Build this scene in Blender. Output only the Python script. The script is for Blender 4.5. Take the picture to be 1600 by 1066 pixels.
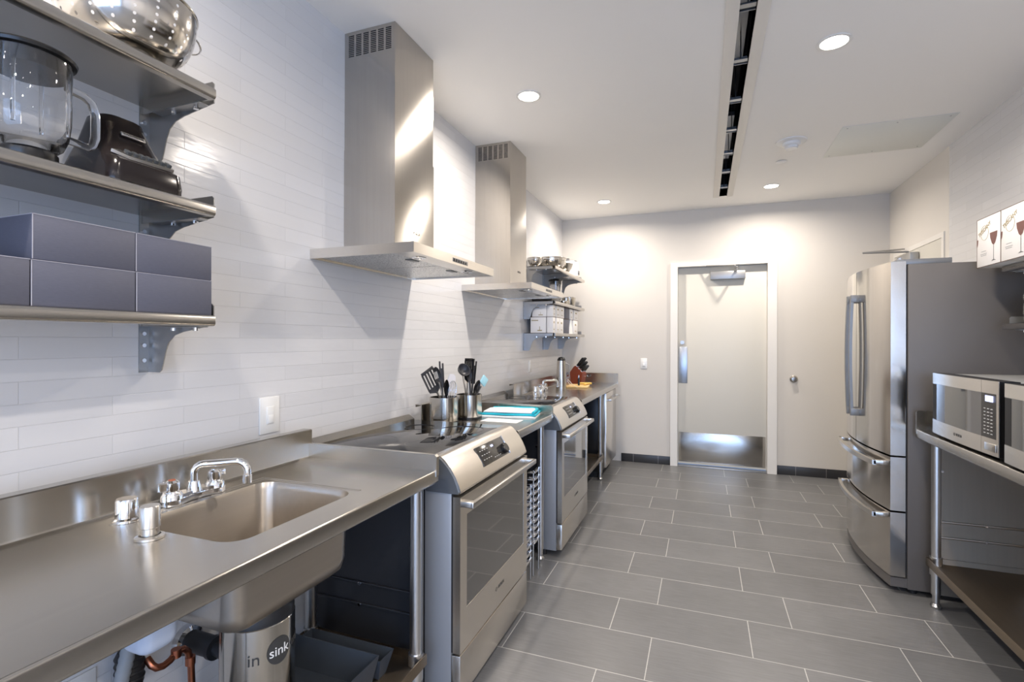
import bpy, bmesh, math, random
from mathutils import Vector, Matrix
random.seed(7)
for o in list(bpy.data.objects): bpy.data.objects.remove(o)
SC = bpy.context.scene
COL = SC.collection
PI = math.pi
# ------------------------------------------------------------------ camera
W, D, H = 3.252, 5.865, 2.80
YR, XR = 0.62, 6.2                          # the right wall ends here; the room widens behind the viewpoint
YF = -4.2                                   # wall behind the camera
cam_d = bpy.data.cameras.new('camera'); cam = bpy.data.objects.new('camera', cam_d); COL.objects.link(cam)
cam_d.sensor_width = 36.0; cam_d.lens = 36.0 * 793.56 / 1600; cam_d.clip_start = 0.02; cam_d.clip_end = 200
ya, ro = math.radians(20.66), math.radians(0.148)
Fv = Vector((-math.sin(ya), math.cos(ya), 0)); Rv = Vector((math.cos(ya), math.sin(ya), 0)); Uv = Vector((0, 0, 1))
R2 = Rv * math.cos(ro) + Uv * math.sin(ro); U2 = -Rv * math.sin(ro) + Uv * math.cos(ro)
M = Matrix.Identity(4)
for i in range(3): M[i][0] = R2[i]; M[i][1] = U2[i]; M[i][2] = -Fv[i]
M[0][3], M[1][3], M[2][3] = 1.574, 0.0, 1.364
cam.matrix_world = M
SC.camera = cam
# ------------------------------------------------------------------ world, daylight, exposure
SC.view_settings.view_transform = 'Standard'; SC.view_settings.look = 'None'
SC.view_settings.gamma = 1.0; SC.view_settings.use_curve_mapping = False
SC.view_settings.exposure = 0.22
wd = bpy.data.worlds.new('world'); SC.world = wd; wd.use_nodes = True
bg = wd.node_tree.nodes['Background']; bg.inputs[0].default_value = (0.30, 0.52, 1.0, 1); bg.inputs[1].default_value = 0.9
dl = bpy.data.lights.new('daylight', 'AREA'); dl.shape = 'RECTANGLE'; dl.size = 5.2; dl.size_y = 2.3
dl.color = (0.44, 0.63, 1.0); dl.energy = 200
dlo = bpy.data.objects.new('daylight', dl); COL.objects.link(dlo)
dlo.location = (3.1, YF - 0.35, 1.3); dlo.rotation_euler = (PI / 2, 0, 0)     # faces into the room (+y)
LIGHT_W = 19.5
LIGHT_C = (1.0, 0.895, 0.785)
DOWN = [(0.613, -1.99), (2.155, -1.99), (0.613, 0.41), (2.155, 0.41), (0.613, 2.815), (2.155, 2.815), (0.613, 5.22), (2.155, 5.22), (3.7, -0.6), (5.2, -0.6), (3.7, -1.99), (5.2, -1.99), (3.7, -3.5), (5.2, -3.5), (2.155, -3.5), (0.613, -3.5)]  # lamps listed after the far pair are unseen, added to raise the ambient light

# ------------------------------------------------------------------ helpers
def rootof(o):
    while o.parent: o = o.parent
    return o

class MB:
    def __init__(s): s.bm = bmesh.new()
    def _xf(s, vs, m):
        if m is not None: bmesh.ops.transform(s.bm, matrix=m, verts=vs)
    def box(s, x0, x1, y0, y1, z0, z1, bev=0, seg=2, m=None):
        b = bmesh.new()
        bmesh.ops.create_cube(b, size=1)
        for v in b.verts:
            v.co = Vector(((x0 + x1) / 2 + v.co.x * (x1 - x0), (y0 + y1) / 2 + v.co.y * (y1 - y0), (z0 + z1) / 2 + v.co.z * (z1 - z0)))
        if bev > 0: bmesh.ops.bevel(b, geom=b.edges[:], offset=bev, segments=seg, affect='EDGES', profile=0.5)
        if m is not None: bmesh.ops.transform(b, matrix=m, verts=b.verts)
        s._merge(b); return s
    def _merge(s, b):
        me = bpy.data.meshes.new('t'); b.to_mesh(me); b.free(); s.bm.from_mesh(me); bpy.data.meshes.remove(me)
    def tube(s, pts, r, seg=14, closed=False, caps=True, radii=None):
        pts = [Vector(p) for p in pts]; n = len(pts); b = s.bm; rings = []
        prev = None
        for i, p in enumerate(pts):
            if closed: t = (pts[(i + 1) % n] - pts[i - 1])
            else: t = pts[min(i + 1, n - 1)] - pts[max(i - 1, 0)]
            t.normalize()
            if prev is None:
                a = Vector((0, 0, 1)) if abs(t.z) < 0.9 else Vector((1, 0, 0))
                u = t.cross(a).normalized()
            else:
                u = (prev - t * prev.dot(t)).normalized()
            prev = u; w = t.cross(u)
            rr = radii[i] if radii else r
            rings.append([b.verts.new(p + (u * math.cos(2 * PI * k / seg) + w * math.sin(2 * PI * k / seg)) * rr) for k in range(seg)])
        m = n if closed else n - 1
        for i in range(m):
            A, B = rings[i], rings[(i + 1) % n]
            for k in range(seg):
                try: b.faces.new((A[k], A[(k + 1) % seg], B[(k + 1) % seg], B[k]))
                except ValueError: pass
        if caps and not closed:
            b.faces.new(rings[0][::-1]); b.faces.new(rings[-1])
        return s
    def cyl(s, p0, p1, r, seg=24, r2=None):
        return s.tube([p0, p1], r, seg, radii=[r, r if r2 is None else r2])
    def lathe(s, prof, c=(0, 0, 0), seg=40, m=None, close=False):
        b = s.bm; rings = []; vs = []
        for r, z in prof:
            if r < 1e-6:
                v = b.verts.new((c[0], c[1], c[2] + z)); rings.append([v]); vs.append(v)
            else:
                rg = [b.verts.new((c[0] + r * math.cos(2 * PI * k / seg), c[1] + r * math.sin(2 * PI * k / seg), c[2] + z)) for k in range(seg)]
                rings.append(rg); vs += rg
        for i in range(len(rings) - 1):
            A, B = rings[i], rings[i + 1]
            for k in range(seg):
                a0, a1 = A[k % len(A)], A[(k + 1) % len(A)]; b0, b1 = B[k % len(B)], B[(k + 1) % len(B)]
                f = [a0, a1, b1, b0]; g = []
                for v in f:
                    if v not in g: g.append(v)
                if len(g) > 2:
                    try: b.faces.new(g)
                    except ValueError: pass
        s._xf(vs, m); return s
    def prism(s, poly, axis, a, b_):
        """poly: 2D points; axis 'x': (y,z), 'y': (x,z), 'z': (x,y)"""
        b = s.bm
        def P(q, t):
            return {'x': (t, q[0], q[1]), 'y': (q[0], t, q[1]), 'z': (q[0], q[1], t)}[axis]
        A = [b.verts.new(P(q, a)) for q in poly]; B = [b.verts.new(P(q, b_)) for q in poly]
        n = len(poly)
        f1 = b.faces.new(A); f2 = b.faces.new(B[::-1]); fs = [f1, f2]
        for i in range(n): fs.append(b.faces.new((A[i], B[i], B[(i + 1) % n], A[(i + 1) % n])))
        bmesh.ops.recalc_face_normals(b, faces=fs)
        return s
    def quad(s, *pts):
        s.bm.faces.new([s.bm.verts.new(p) for p in pts]); return s
    def build(s, name, mat, parent=None, world=False, smooth=True, ang=35, origin=True):
        bm = s.bm
        if parent is None and origin and bm.verts:
            xs = [v.co.x for v in bm.verts]; ys = [v.co.y for v in bm.verts]; zs = [v.co.z for v in bm.verts]
            c = Vector(((min(xs) + max(xs)) / 2, (min(ys) + max(ys)) / 2, min(zs)))
            for v in bm.verts: v.co -= c
        else: c = Vector((0, 0, 0))
        if parent is not None and world:
            l = rootof(parent).location
            for v in bm.verts: v.co -= l
        me = bpy.data.meshes.new(name); bm.to_mesh(me); bm.free()
        o = bpy.data.objects.new(name, me); COL.objects.link(o)
        if parent: o.parent = parent
        o.location = c
        me.materials.append(mat)
        if smooth:
            for p in me.polygons: p.use_smooth = True
            me.set_sharp_from_angle(angle=math.radians(ang))
        return o

def thing(name, label, cat, loc=(0, 0, 0), rotz=0, group=None):
    o = bpy.data.objects.new(name, None); COL.objects.link(o); o.empty_display_size = 0.05
    o.location = loc; o.rotation_euler = (0, 0, rotz); o['label'] = label; o['category'] = cat
    if group: o['group'] = group
    return o
def tag(o, label, cat, group=None, kind=None):
    o['label'] = label; o['category'] = cat
    if group: o['group'] = group
    if kind: o['kind'] = kind
    return o
def struct(o): o['kind'] = 'structure'; return o
def dup(root, loc, rotz=None, label=None, group=None):
    def cp(o, par):
        c = o.copy(); COL.objects.link(c); c.parent = par
        for ch in list(o.children):
            cp(ch, c)
        return c
    kids = list(root.children)
    r = root.copy(); COL.objects.link(r)
    for ch in kids: cp(ch, r)
    r.location = loc
    if rotz is not None: r.rotation_euler = (0, 0, rotz)
    if label: r['label'] = label
    if group: r['group'] = group
    return r
def rrect(x0, x1, y0, y1, r, n=6):
    pts = []
    for cx, cy, a0 in ((x1 - r, y1 - r, 0), (x0 + r, y1 - r, 90), (x0 + r, y0 + r, 180), (x1 - r, y0 + r, 270)):
        for i in range(n + 1):
            a = math.radians(a0 + 90 * i / n); pts.append((cx + r * math.cos(a), cy + r * math.sin(a)))
    return pts
def arc(cx, cy, r, a0, a1, n=8):
    return [(cx + r * math.cos(math.radians(a0 + (a1 - a0) * i / n)), cy + r * math.sin(math.radians(a0 + (a1 - a0) * i / n))) for i in range(n + 1)]
def lettering(txt, size, mtx, mat, parent, name='lettering', world=True, depth=0.0004, sx=1.0, align='CENTER'):
    cu = bpy.data.curves.new('txt', 'FONT'); cu.body = txt; cu.size = size; cu.extrude = depth
    cu.align_x = align; cu.align_y = 'CENTER'
    t = bpy.data.objects.new('txt', cu); COL.objects.link(t)
    dg = bpy.context.evaluated_depsgraph_get(); me = bpy.data.meshes.new_from_object(t.evaluated_get(dg))
    bpy.data.objects.remove(t)
    me.transform(Matrix.Diagonal((sx, 1, 1, 1))); me.transform(mtx)
    if world and parent is not None: me.transform(Matrix.Translation(-rootof(parent).location))
    me.name = name; me.materials.clear(); me.materials.append(mat)
    o = bpy.data.objects.new(name, me); COL.objects.link(o); o.parent = parent
    return o
def frame_m(o, xdir, ydir):
    x = Vector(xdir).normalized(); y = Vector(ydir).normalized(); z = x.cross(y)
    m = Matrix.Identity(4)
    for i in range(3): m[i][0] = x[i]; m[i][1] = y[i]; m[i][2] = z[i]; m[i][3] = o[i]
    return m

# ------------------------------------------------------------------ materials
def mat(name, base, rough=0.5, metal=0.0, spec=0.5, coat=0.0, trans=0.0, ior=1.45, emit=None, es=0):
    m = bpy.data.materials.new(name); m.use_nodes = True
    p = m.node_tree.nodes['Principled BSDF']
    p.inputs['Base Color'].default_value = (*base, 1); p.inputs['Roughness'].default_value = rough
    p.inputs['Metallic'].default_value = metal; p.inputs['Specular IOR Level'].default_value = spec
    p.inputs['Coat Weight'].default_value = coat; p.inputs['Transmission Weight'].default_value = trans
    p.inputs['IOR'].default_value = ior
    if emit: p.inputs['Emission Color'].default_value = (*emit, 1); p.inputs['Emission Strength'].default_value = es
    return m
class NT:
    def __init__(s, m): s.t = m.node_tree; s.n = s.t.nodes; s.l = s.t.links; s.p = s.n.get('Principled BSDF')
    def N(s, ty, **kw):
        n = s.n.new(ty)
        for k, v in kw.items(): setattr(n, k, v)
        return n
    def link(s, a, b): s.l.new(a, b)
    def math(s, op, a, b=None, c=None):
        n = s.N('ShaderNodeMath', operation=op)
        for i, v in enumerate((a, b, c)):
            if v is None: continue
            if isinstance(v, (int, float)): n.inputs[i].default_value = v
            else: s.link(v, n.inputs[i])
        return n.outputs[0]
    def pos(s): return s.N('ShaderNodeNewGeometry').outputs['Position']
    def obj(s): return s.N('ShaderNodeTexCoord').outputs['Object']
    def sep(s, v):
        n = s.N('ShaderNodeSeparateXYZ'); s.link(v, n.inputs[0]); return n.outputs
    def comb(s, x=0, y=0, z=0):
        n = s.N('ShaderNodeCombineXYZ')
        for i, v in enumerate((x, y, z)):
            if isinstance(v, (int, float)): n.inputs[i].default_value = v
            else: s.link(v, n.inputs[i])
        return n.outputs[0]
    def noise(s, v, scale, detail=3, rough=0.5):
        n = s.N('ShaderNodeTexNoise'); n.inputs['Scale'].default_value = scale; n.inputs['Detail'].default_value = detail
        n.inputs['Roughness'].default_value = rough; s.link(v, n.inputs['Vector']); return n.outputs[0]
    def rng(s, v, a, b, c, d):
        n = s.N('ShaderNodeMapRange'); s.link(v, n.inputs[0])
        for i, q in enumerate((a, b, c, d)): n.inputs[i + 1].default_value = q
        return n.outputs[0]
    def scale(s, v, x, y, z):
        n = s.N('ShaderNodeMapping'); s.link(v, n.inputs[0]); n.inputs['Scale'].default_value = (x, y, z); return n.outputs[0]
    def bump(s, h, st, dist, inp='Normal'):
        n = s.N('ShaderNodeBump'); n.inputs['Strength'].default_value = st; n.inputs['Distance'].default_value = dist
        s.link(h, n.inputs['Height']); s.link(n.outputs[0], s.p.inputs[inp])
    def mixc(s, f, a, b):
        n = s.N('ShaderNodeMix', data_type='RGBA')
        if isinstance(f, (int, float)): n.inputs[0].default_value = f
        else: s.link(f, n.inputs[0])
        for i, v in ((6, a), (7, b)):
            if isinstance(v, tuple): n.inputs[i].default_value = (*v, 1)
            else: s.link(v, n.inputs[i])
        return n.outputs[2]

def steel(name, base=(0.62, 0.60, 0.57), rough=0.26, grain=(1, 1, 60), var=0.06, bump=0.02, aniso=0.75):
    m = mat(name, base, rough, 1.0); t = NT(m)
    v = t.scale(t.obj(), *grain); n = t.noise(v, 2.5, 2, 0.4)
    t.link(t.mixc(n, tuple(q * 0.94 for q in base), tuple(min(1, q * 1.05) for q in base)), t.p.inputs['Base Color'])
    # brushed along the room: the reflection smears across the grain
    g = t.N('ShaderNodeNewGeometry'); cr = t.N('ShaderNodeVectorMath', operation='CROSS_PRODUCT'); cr.inputs[1].default_value = (0.05, 1, 0.02)
    t.link(g.outputs['Normal'], cr.inputs[0]); nm = t.N('ShaderNodeVectorMath', operation='NORMALIZE'); t.link(cr.outputs[0], nm.inputs[0])
    t.p.inputs['Anisotropic'].default_value = aniso; t.link(nm.outputs[0], t.p.inputs['Tangent'])
    return m
MAT = {}
MAT['bench'] = steel('brushed_steel', (0.52, 0.495, 0.455), 0.25, (60, 1.2, 20))
MAT['range'] = steel('satin_steel', (0.74, 0.70, 0.645), 0.27, (20, 1, 60))
MAT['hood'] = steel('hood_steel', (0.52, 0.49, 0.45), 0.16, (40, 40, 1.0), aniso=0.9)
MAT['chrome'] = mat('chrome', (0.85, 0.85, 0.86), 0.05, 1.0)
MAT['tubesteel'] = mat('tube_steel', (0.66, 0.66, 0.66), 0.28, 1.0)
MAT['bracketsteel'] = mat('bracket_steel', (0.42, 0.42, 0.42), 0.4, 1.0)
MAT['fridge'] = steel('fridge_steel', (0.60, 0.565, 0.52), 0.15, (40, 40, 1.0), 0.03, 0.01)
MAT['darksteel'] = steel('bowl_steel', (0.55, 0.52, 0.47), 0.14, (1, 1, 30), 0.04, 0.01)
MAT['sink'] = steel('sink_steel', (0.47, 0.43, 0.38), 0.30, (30, 1, 30), 0.05)
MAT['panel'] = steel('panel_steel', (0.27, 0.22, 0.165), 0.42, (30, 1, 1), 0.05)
MAT['handle'] = steel('handle_steel', (0.66, 0.64, 0.61), 0.28, (1, 1, 1), 0.02)
MAT['greyhandle'] = mat('grey_handle', (0.19, 0.195, 0.20), 0.38, 0.4)
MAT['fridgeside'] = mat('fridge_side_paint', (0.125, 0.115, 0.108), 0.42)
MAT['rangeside'] = mat('range_side_paint', (0.33, 0.34, 0.36), 0.4, 0.3)
MAT['endcap'] = mat('end_cap_grey', (0.10, 0.11, 0.125), 0.35, 0.3)
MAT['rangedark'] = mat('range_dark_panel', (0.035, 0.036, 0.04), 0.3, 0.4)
MAT['black'] = mat('black_plastic', (0.012, 0.012, 0.013), 0.25)
MAT['blackmatte'] = mat('black_matte', (0.015, 0.015, 0.016), 0.6)
MAT['blackglass'] = mat('black_glass', (0.010, 0.010, 0.011), 0.03, 0, 0.6)
MAT['ovenglass'] = mat('oven_glass', (0.035, 0.034, 0.033), 0.05, 0, 1.0, coat=1.0)
MAT['display'] = mat('display_panel', (0.03, 0.028, 0.026), 0.12, 0, 0.6)
MAT['print'] = mat('pale_print', (0.55, 0.55, 0.55), 0.5)
MAT['darkprint'] = mat('dark_print', (0.04, 0.04, 0.04), 0.5)
MAT['lcd'] = mat('lit_clock', (0.1, 0.1, 0.2), 0.3, emit=(0.6, 0.65, 1.0), es=1.5)
MAT['white'] = mat('white_plastic', (0.80, 0.80, 0.79), 0.35)
MAT['whitegloss'] = mat('white_gloss', (0.85, 0.85, 0.83), 0.18)
MAT['plate'] = mat('white_china', (0.84, 0.85, 0.80), 0.2)
MAT['glass'] = mat('clear_glass', (1.0, 1.0, 1.0), 0.0, 0, 0.5, trans=1.0, ior=1.45)
MAT['copper'] = mat('copper', (0.45, 0.17, 0.10), 0.3, 1.0)
MAT['rubber'] = mat('black_rubber', (0.02, 0.02, 0.022), 0.45)
MAT['hose'] = mat('grey_hose', (0.28, 0.30, 0.32), 0.5)
MAT['slatebin'] = mat('slate_plastic', (0.05, 0.06, 0.075), 0.4)
MAT['teal'] = mat('teal_towel', (0.02, 0.42, 0.55), 0.9)
MAT['whitecloth'] = mat('white_towel', (0.75, 0.80, 0.82), 0.95)
MAT['paper'] = mat('paper', (0.85, 0.85, 0.85), 0.7)
MAT['woodred'] = mat('red_brown_wood', (0.22, 0.045, 0.02), 0.35)
MAT['yellow'] = mat('yellow_plastic', (0.75, 0.48, 0.10), 0.4)
MAT['bamboo'] = mat('pale_wood', (0.72, 0.50, 0.22), 0.45)
MAT['nylon'] = mat('grey_nylon', (0.055, 0.055, 0.06), 0.38)
MAT['offwhite'] = mat('cream_silicone', (0.72, 0.68, 0.62), 0.5)
MAT['wine'] = mat('wine_print', (0.16, 0.07, 0.06), 0.6)
MAT['carton'] = mat('white_carton', (0.78, 0.77, 0.77), 0.55)
MAT['cartonedge'] = mat('brown_carton_edge', (0.12, 0.075, 0.05), 0.7)
MAT['gold'] = mat('gold_print', (0.32, 0.26, 0.12), 0.5)
MAT['doorpaint'] = mat('door_paint', (0.66, 0.64, 0.58), 0.45)
MAT['closer'] = mat('grey_metal', (0.42, 0.42, 0.42), 0.4, 0.8)
MAT['nickel'] = mat('satin_nickel', (0.45, 0.42, 0.38), 0.3, 1.0)
MAT['plenum'] = mat('plenum_dark', (0.02, 0.022, 0.03), 0.6)
MAT['galv'] = mat('galvanised', (0.45, 0.46, 0.48), 0.35, 0.9)
MAT['trimwhite'] = mat('trim_white', (0.80, 0.78, 0.74), 0.45)
MAT['accesspanel'] = mat('access_panel_white', (0.78, 0.80, 0.765), 0.4)
MAT['lamp'] = mat('lamp_lens', (1, 1, 1), 0.4, emit=(1.0, 0.93, 0.82), es=14)
MAT['filter'] = mat('aluminium_mesh', (0.62, 0.62, 0.62), 0.3, 1.0)
t = NT(MAT['filter']); vo = t.N('ShaderNodeTexVoronoi'); vo.inputs['Scale'].default_value = 130; t.link(t.obj(), vo.inputs['Vector'])
t.bump(vo.outputs[0], 0.7, 0.003); t.link(t.mixc(t.rng(vo.outputs[0], 0.15, 0.45, 0, 1), (0.16, 0.16, 0.16), (0.68, 0.68, 0.67)), t.p.inputs['Base Color'])

# glazed wall tile, 423 x 56 mm, half bond
def tile_mat(name, ycut=None):
    m = mat(name, (0.74, 0.74, 0.75), 0.16); t = NT(m); s = t.sep(t.pos())
    v = t.comb(t.math('ADD', s[1], -0.952 + 0.4235 * 20), t.math('ADD', s[2], -1.316 + 0.05565 * 40), 0)
    b = t.N('ShaderNodeTexBrick'); t.link(v, b.inputs['Vector']); b.offset = 0.5; b.offset_frequency = 2
    b.inputs['Scale'].default_value = 1; b.inputs['Brick Width'].default_value = 0.4235; b.inputs['Row Height'].default_value = 0.05565
    b.inputs['Mortar Size'].default_value = 0.0013; b.inputs['Mortar Smooth'].default_value = 0.6; b.inputs['Bias'].default_value = 0
    b.inputs['Color1'].default_value = (0.69, 0.69, 0.70, 1); b.inputs['Color2'].default_value = (0.725, 0.725, 0.735, 1)
    b.inputs['Mortar'].default_value = (0.63, 0.63, 0.64, 1)
    inv = t.math('SUBTRACT', 1.0, b.outputs['Fac'])
    wav = t.noise(t.scale(t.pos(), 1, 2.2, 9), 3.5, 2)
    h = t.math('ADD', inv, t.math('MULTIPLY', wav, 0.7))
    if ycut is None:
        t.link(b.outputs['Color'], t.p.inputs['Base Color']); t.bump(h, 0.5, 0.0018)
        t.link(t.rng(b.outputs['Fac'], 0, 1, 0.15, 0.6), t.p.inputs['Roughness'])
    else:
        k = t.math('GREATER_THAN', s[1], ycut)
        t.link(t.mixc(k, b.outputs['Color'], (0.72, 0.69, 0.645)), t.p.inputs['Base Color'])
        t.bump(t.math('MULTIPLY', h, t.math('SUBTRACT', 1.0, k)), 0.45, 0.0016)
        t.link(t.rng(k, 0, 1, 0.17, 0.6), t.p.inputs['Roughness'])
    return m
MAT['tile_left'] = tile_mat('wall_tile'); MAT['tile_right'] = tile_mat('wall_tile_right', 4.6)
def paint(name, c, r=0.6):
    m = mat(name, c, r); t = NT(m); t.bump(t.noise(t.pos(), 160, 3), 0.06, 0.001); return m
MAT['wallpaint'] = paint('wall_paint', (0.66, 0.63, 0.585)); MAT['ceiling'] = paint('ceiling_paint', (0.94, 0.93, 0.91), 0.7)
# floor: 617 x 313 mm porcelain planks laid across the room, 1/3 bond
m = mat('floor_tile', (0.3, 0.3, 0.3), 0.34); MAT['floor'] = m; t = NT(m); s = t.sep(t.pos())
v = t.comb(t.math('ADD', s[0], -1.354 + 0.6175 * 20), t.math('ADD', s[1], -3.042 + 0.3135 * 40), 0)
b = t.N('ShaderNodeTexBrick'); t.link(v, b.inputs['Vector']); b.offset = 0.314; b.offset_frequency = 2
b.inputs['Scale'].default_value = 1; b.inputs['Brick Width'].default_value = 0.6175; b.inputs['Row Height'].default_value = 0.3135
b.inputs['Mortar Size'].default_value = 0.0021; b.inputs['Mortar Smooth'].default_value = 0.15; b.inputs['Bias'].default_value = 0
b.inputs['Color1'].default_value = (0.140, 0.142, 0.146, 1); b.inputs['Color2'].default_value = (0.160, 0.162, 0.166, 1)
b.inputs['Mortar'].default_value = (0.46, 0.455, 0.44, 1)
st = t.noise(t.scale(t.pos(), 1.6, 26, 1), 5, 5, 0.65); cl = t.noise(t.pos(), 3.2, 3)
f = t.math('ADD', t.math('MULTIPLY', t.rng(st, 0.3, 0.7, -0.13, 0.13), 1.0), t.rng(cl, 0.3, 0.7, -0.07, 0.07))
hs = t.N('ShaderNodeHueSaturation'); t.link(b.outputs['Color'], hs.inputs['Color']); t.link(t.math('ADD', f, 1.0), hs.inputs['Value'])
t.link(hs.outputs[0], t.p.inputs['Base Color']); t.bump(t.math('ADD', t.math('SUBTRACT', 1.0, b.outputs['Fac']), t.math('MULTIPLY', st, 0.25)), 0.3, 0.0015)
# dark tile base
m = mat('base_tile', (0.035, 0.035, 0.038), 0.35); MAT['base'] = m; t = NT(m); s = t.sep(t.pos())
v = t.comb(t.math('ADD', t.math('ADD', s[0], s[1]), -5.865 - 0.975 + 0.3 * 50), 0.05, 0)
b = t.N('ShaderNodeTexBrick'); t.link(v, b.inputs['Vector']); b.offset = 0
b.inputs['Scale'].default_value = 1; b.inputs['Brick Width'].default_value = 0.27; b.inputs['Row Height'].default_value = 0.5
b.inputs['Mortar Size'].default_value = 0.0016; b.inputs['Bias'].default_value = 0
b.inputs['Color1'].default_value = (0.032, 0.032, 0.035, 1); b.inputs['Color2'].default_value = (0.04, 0.04, 0.042, 1); b.inputs['Mortar'].default_value = (0.3, 0.29, 0.28, 1)
t.link(b.outputs['Color'], t.p.inputs['Base Color'])
# slate box card with pale worn edges drawn by shape below
m = mat('slate_card', (0.088, 0.092, 0.125), 0.55); MAT['card'] = m; t = NT(m)
n = t.noise(t.scale(t.obj(), 20, 20, 90), 4, 4); t.link(t.mixc(n, (0.078, 0.082, 0.112), (0.10, 0.104, 0.14)), t.p.inputs['Base Color']); t.bump(n, 0.1, 0.001)
MAT['cardedge'] = mat('worn_card_edge', (0.33, 0.33, 0.38), 0.6)
# thin window pane
m = bpy.data.materials.new('window_pane'); m.use_nodes = True; MAT['pane'] = m; nt = m.node_tree; nt.nodes.clear()
o_ = nt.nodes.new('ShaderNodeOutputMaterial'); mx = nt.nodes.new('ShaderNodeMixShader'); a = nt.nodes.new('ShaderNodeBsdfTransparent'); g = nt.nodes.new('ShaderNodeBsdfGlossy')
g.inputs['Roughness'].default_value = 0.02; mx.inputs[0].default_value = 0.07
nt.links.new(a.outputs[0], mx.inputs[1]); nt.links.new(g.outputs[0], mx.inputs[2]); nt.links.new(mx.outputs[0], o_.inputs[0])
# perforated bowl steel: radial rows of round holes, in the object's own frame
def perforated(name, rows, cols, z0, z1):
    m = mat(name, (0.60, 0.57, 0.53), 0.13, 1.0); t = NT(m); s = t.sep(t.obj())
    an = t.math('MULTIPLY', t.math('ADD', t.math('ARCTAN2', s[1], s[0]), PI), cols / (2 * PI))
    zz = t.math('MULTIPLY', t.math('SUBTRACT', s[2], z0), rows / (z1 - z0))
    du = t.math('SUBTRACT', t.math('FRACT', an), 0.5); dv = t.math('SUBTRACT', t.math('FRACT', zz), 0.5)
    rad = t.math('POWER', t.math('ADD', t.math('POWER', s[0], 2.0), t.math('POWER', s[1], 2.0)), 0.5)
    du = t.math('MULTIPLY', du, t.math('MULTIPLY', rad, 2 * PI / cols)); dv = t.math('MULTIPLY', dv, (z1 - z0) / rows)
    d = t.math('POWER', t.math('ADD', t.math('POWER', du, 2.0), t.math('POWER', dv, 2.0)), 0.5)
    inside = t.math('LESS_THAN', d, 0.0034)
    band = t.math('MULTIPLY', t.math('GREATER_THAN', s[2], z0), t.math('LESS_THAN', s[2], z1))
    k = t.math('MULTIPLY', inside, band)
    t.link(t.math('SUBTRACT', 1.0, k), t.p.inputs['Alpha'])
    return m
MAT['perf'] = perforated('perforated_steel', 7, 20, 0.026, 0.135)

# ------------------------------------------------------------------ room shell
T = 0.15
struct(MB().box(-T, XR + T, YF - T, D + T, -0.1, 0).build('floor', MAT['floor'], smooth=False, origin=False))
SL = (1.716, 1.785, -2.0, 5.42)            # slot opening in the ceiling
c = MB()
c.box(-T, SL[0], YF - T, D + T, H, H + 0.1); c.box(SL[1], XR + T, YF - T, D + T, H, H + 0.1)
c.box(SL[0], SL[1], SL[3], D + T, H, H + 0.1); c.box(SL[0], SL[1], YF - T, SL[2], H, H + 0.1)
struct(c.build('ceiling', MAT['ceiling'], smooth=False, origin=False))
struct(MB().box(-T, 0, YF, D, 0, H).build('wall_left', MAT['tile_left'], smooth=False, origin=False))
DX0, DX1, DZ = 1.296, 2.206, 2.19          # back door opening
c = MB(); c.box(-T, DX0, D, D + T, 0, H); c.box(DX1, W + T, D, D + T, 0, H); c.box(DX0, DX1, D, D + T, DZ, H)
struct(c.build('wall_back', MAT['wallpaint'], smooth=False, origin=False))
struct(MB().box(W, W + T, YR, D, 0, H).build('wall_right', MAT['tile_right'], smooth=False, origin=False))
struct(MB().box(W + T, XR, YR, YR + T, 0, H).build('wall_side', MAT['wallpaint'], smooth=False, origin=False))
struct(MB().box(XR, XR + T, YF, YR + T, 0, H).build('wall_far_right', MAT['wallpaint'], smooth=False, origin=False))
WX0, WX1, WZ0, WZ1 = 0.3, 5.9, 0.10, 2.5  # glazing behind the camera
c = MB(); c.box(-T, WX0, YF - T, YF, 0, H); c.box(WX1, XR + T, YF - T, YF, 0, H); c.box(WX0, WX1, YF - T, YF, 0, WZ0); c.box(WX0, WX1, YF - T, YF, WZ1, H)
struct(c.build('wall_front', MAT['wallpaint'], smooth=False, origin=False))
wn = thing('window_1', 'wide glazed window behind the viewpoint', 'window', ((WX0 + WX1) / 2, YF - 0.08, WZ0)); wn['kind'] = 'structure'
c = MB(); fr = 0.05
for a, b_ in ((WX0, WX0 + fr), (WX1 - fr, WX1), (1.67, 1.72), (3.07, 3.12), (4.47, 4.52)): c.box(a, b_, YF - 0.1, YF - 0.05, WZ0, WZ1)
c.box(WX0, WX1, YF - 0.1, YF - 0.05, WZ0, WZ0 + fr); c.box(WX0, WX1, YF - 0.1, YF - 0.05, WZ1 - fr, WZ1)
c.build('window_frame', MAT['closer'], wn, True)
MB().box(WX0, WX1, YF - 0.078, YF - 0.072, WZ0, WZ1).build('pane', MAT['pane'], wn, True, smooth=False)
# tile base boards
c = MB(); c.box(0.70, 1.232, D - 0.010, D, 0, 0.092, 0.002); c.box(2.286, W, D - 0.010, D, 0, 0.092, 0.002)
struct(c.build('baseboard_back', MAT['base'], origin=False))
struct(MB().box(W - 0.01, W, YR, 4.6, 0, 0.092, 0.002).build('baseboard_right', MAT['base'], origin=False))
struct(MB().box(0, 0.01, YF, D, 0, 0.092, 0.002).build('baseboard_left', MAT['base'], origin=False))

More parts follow.
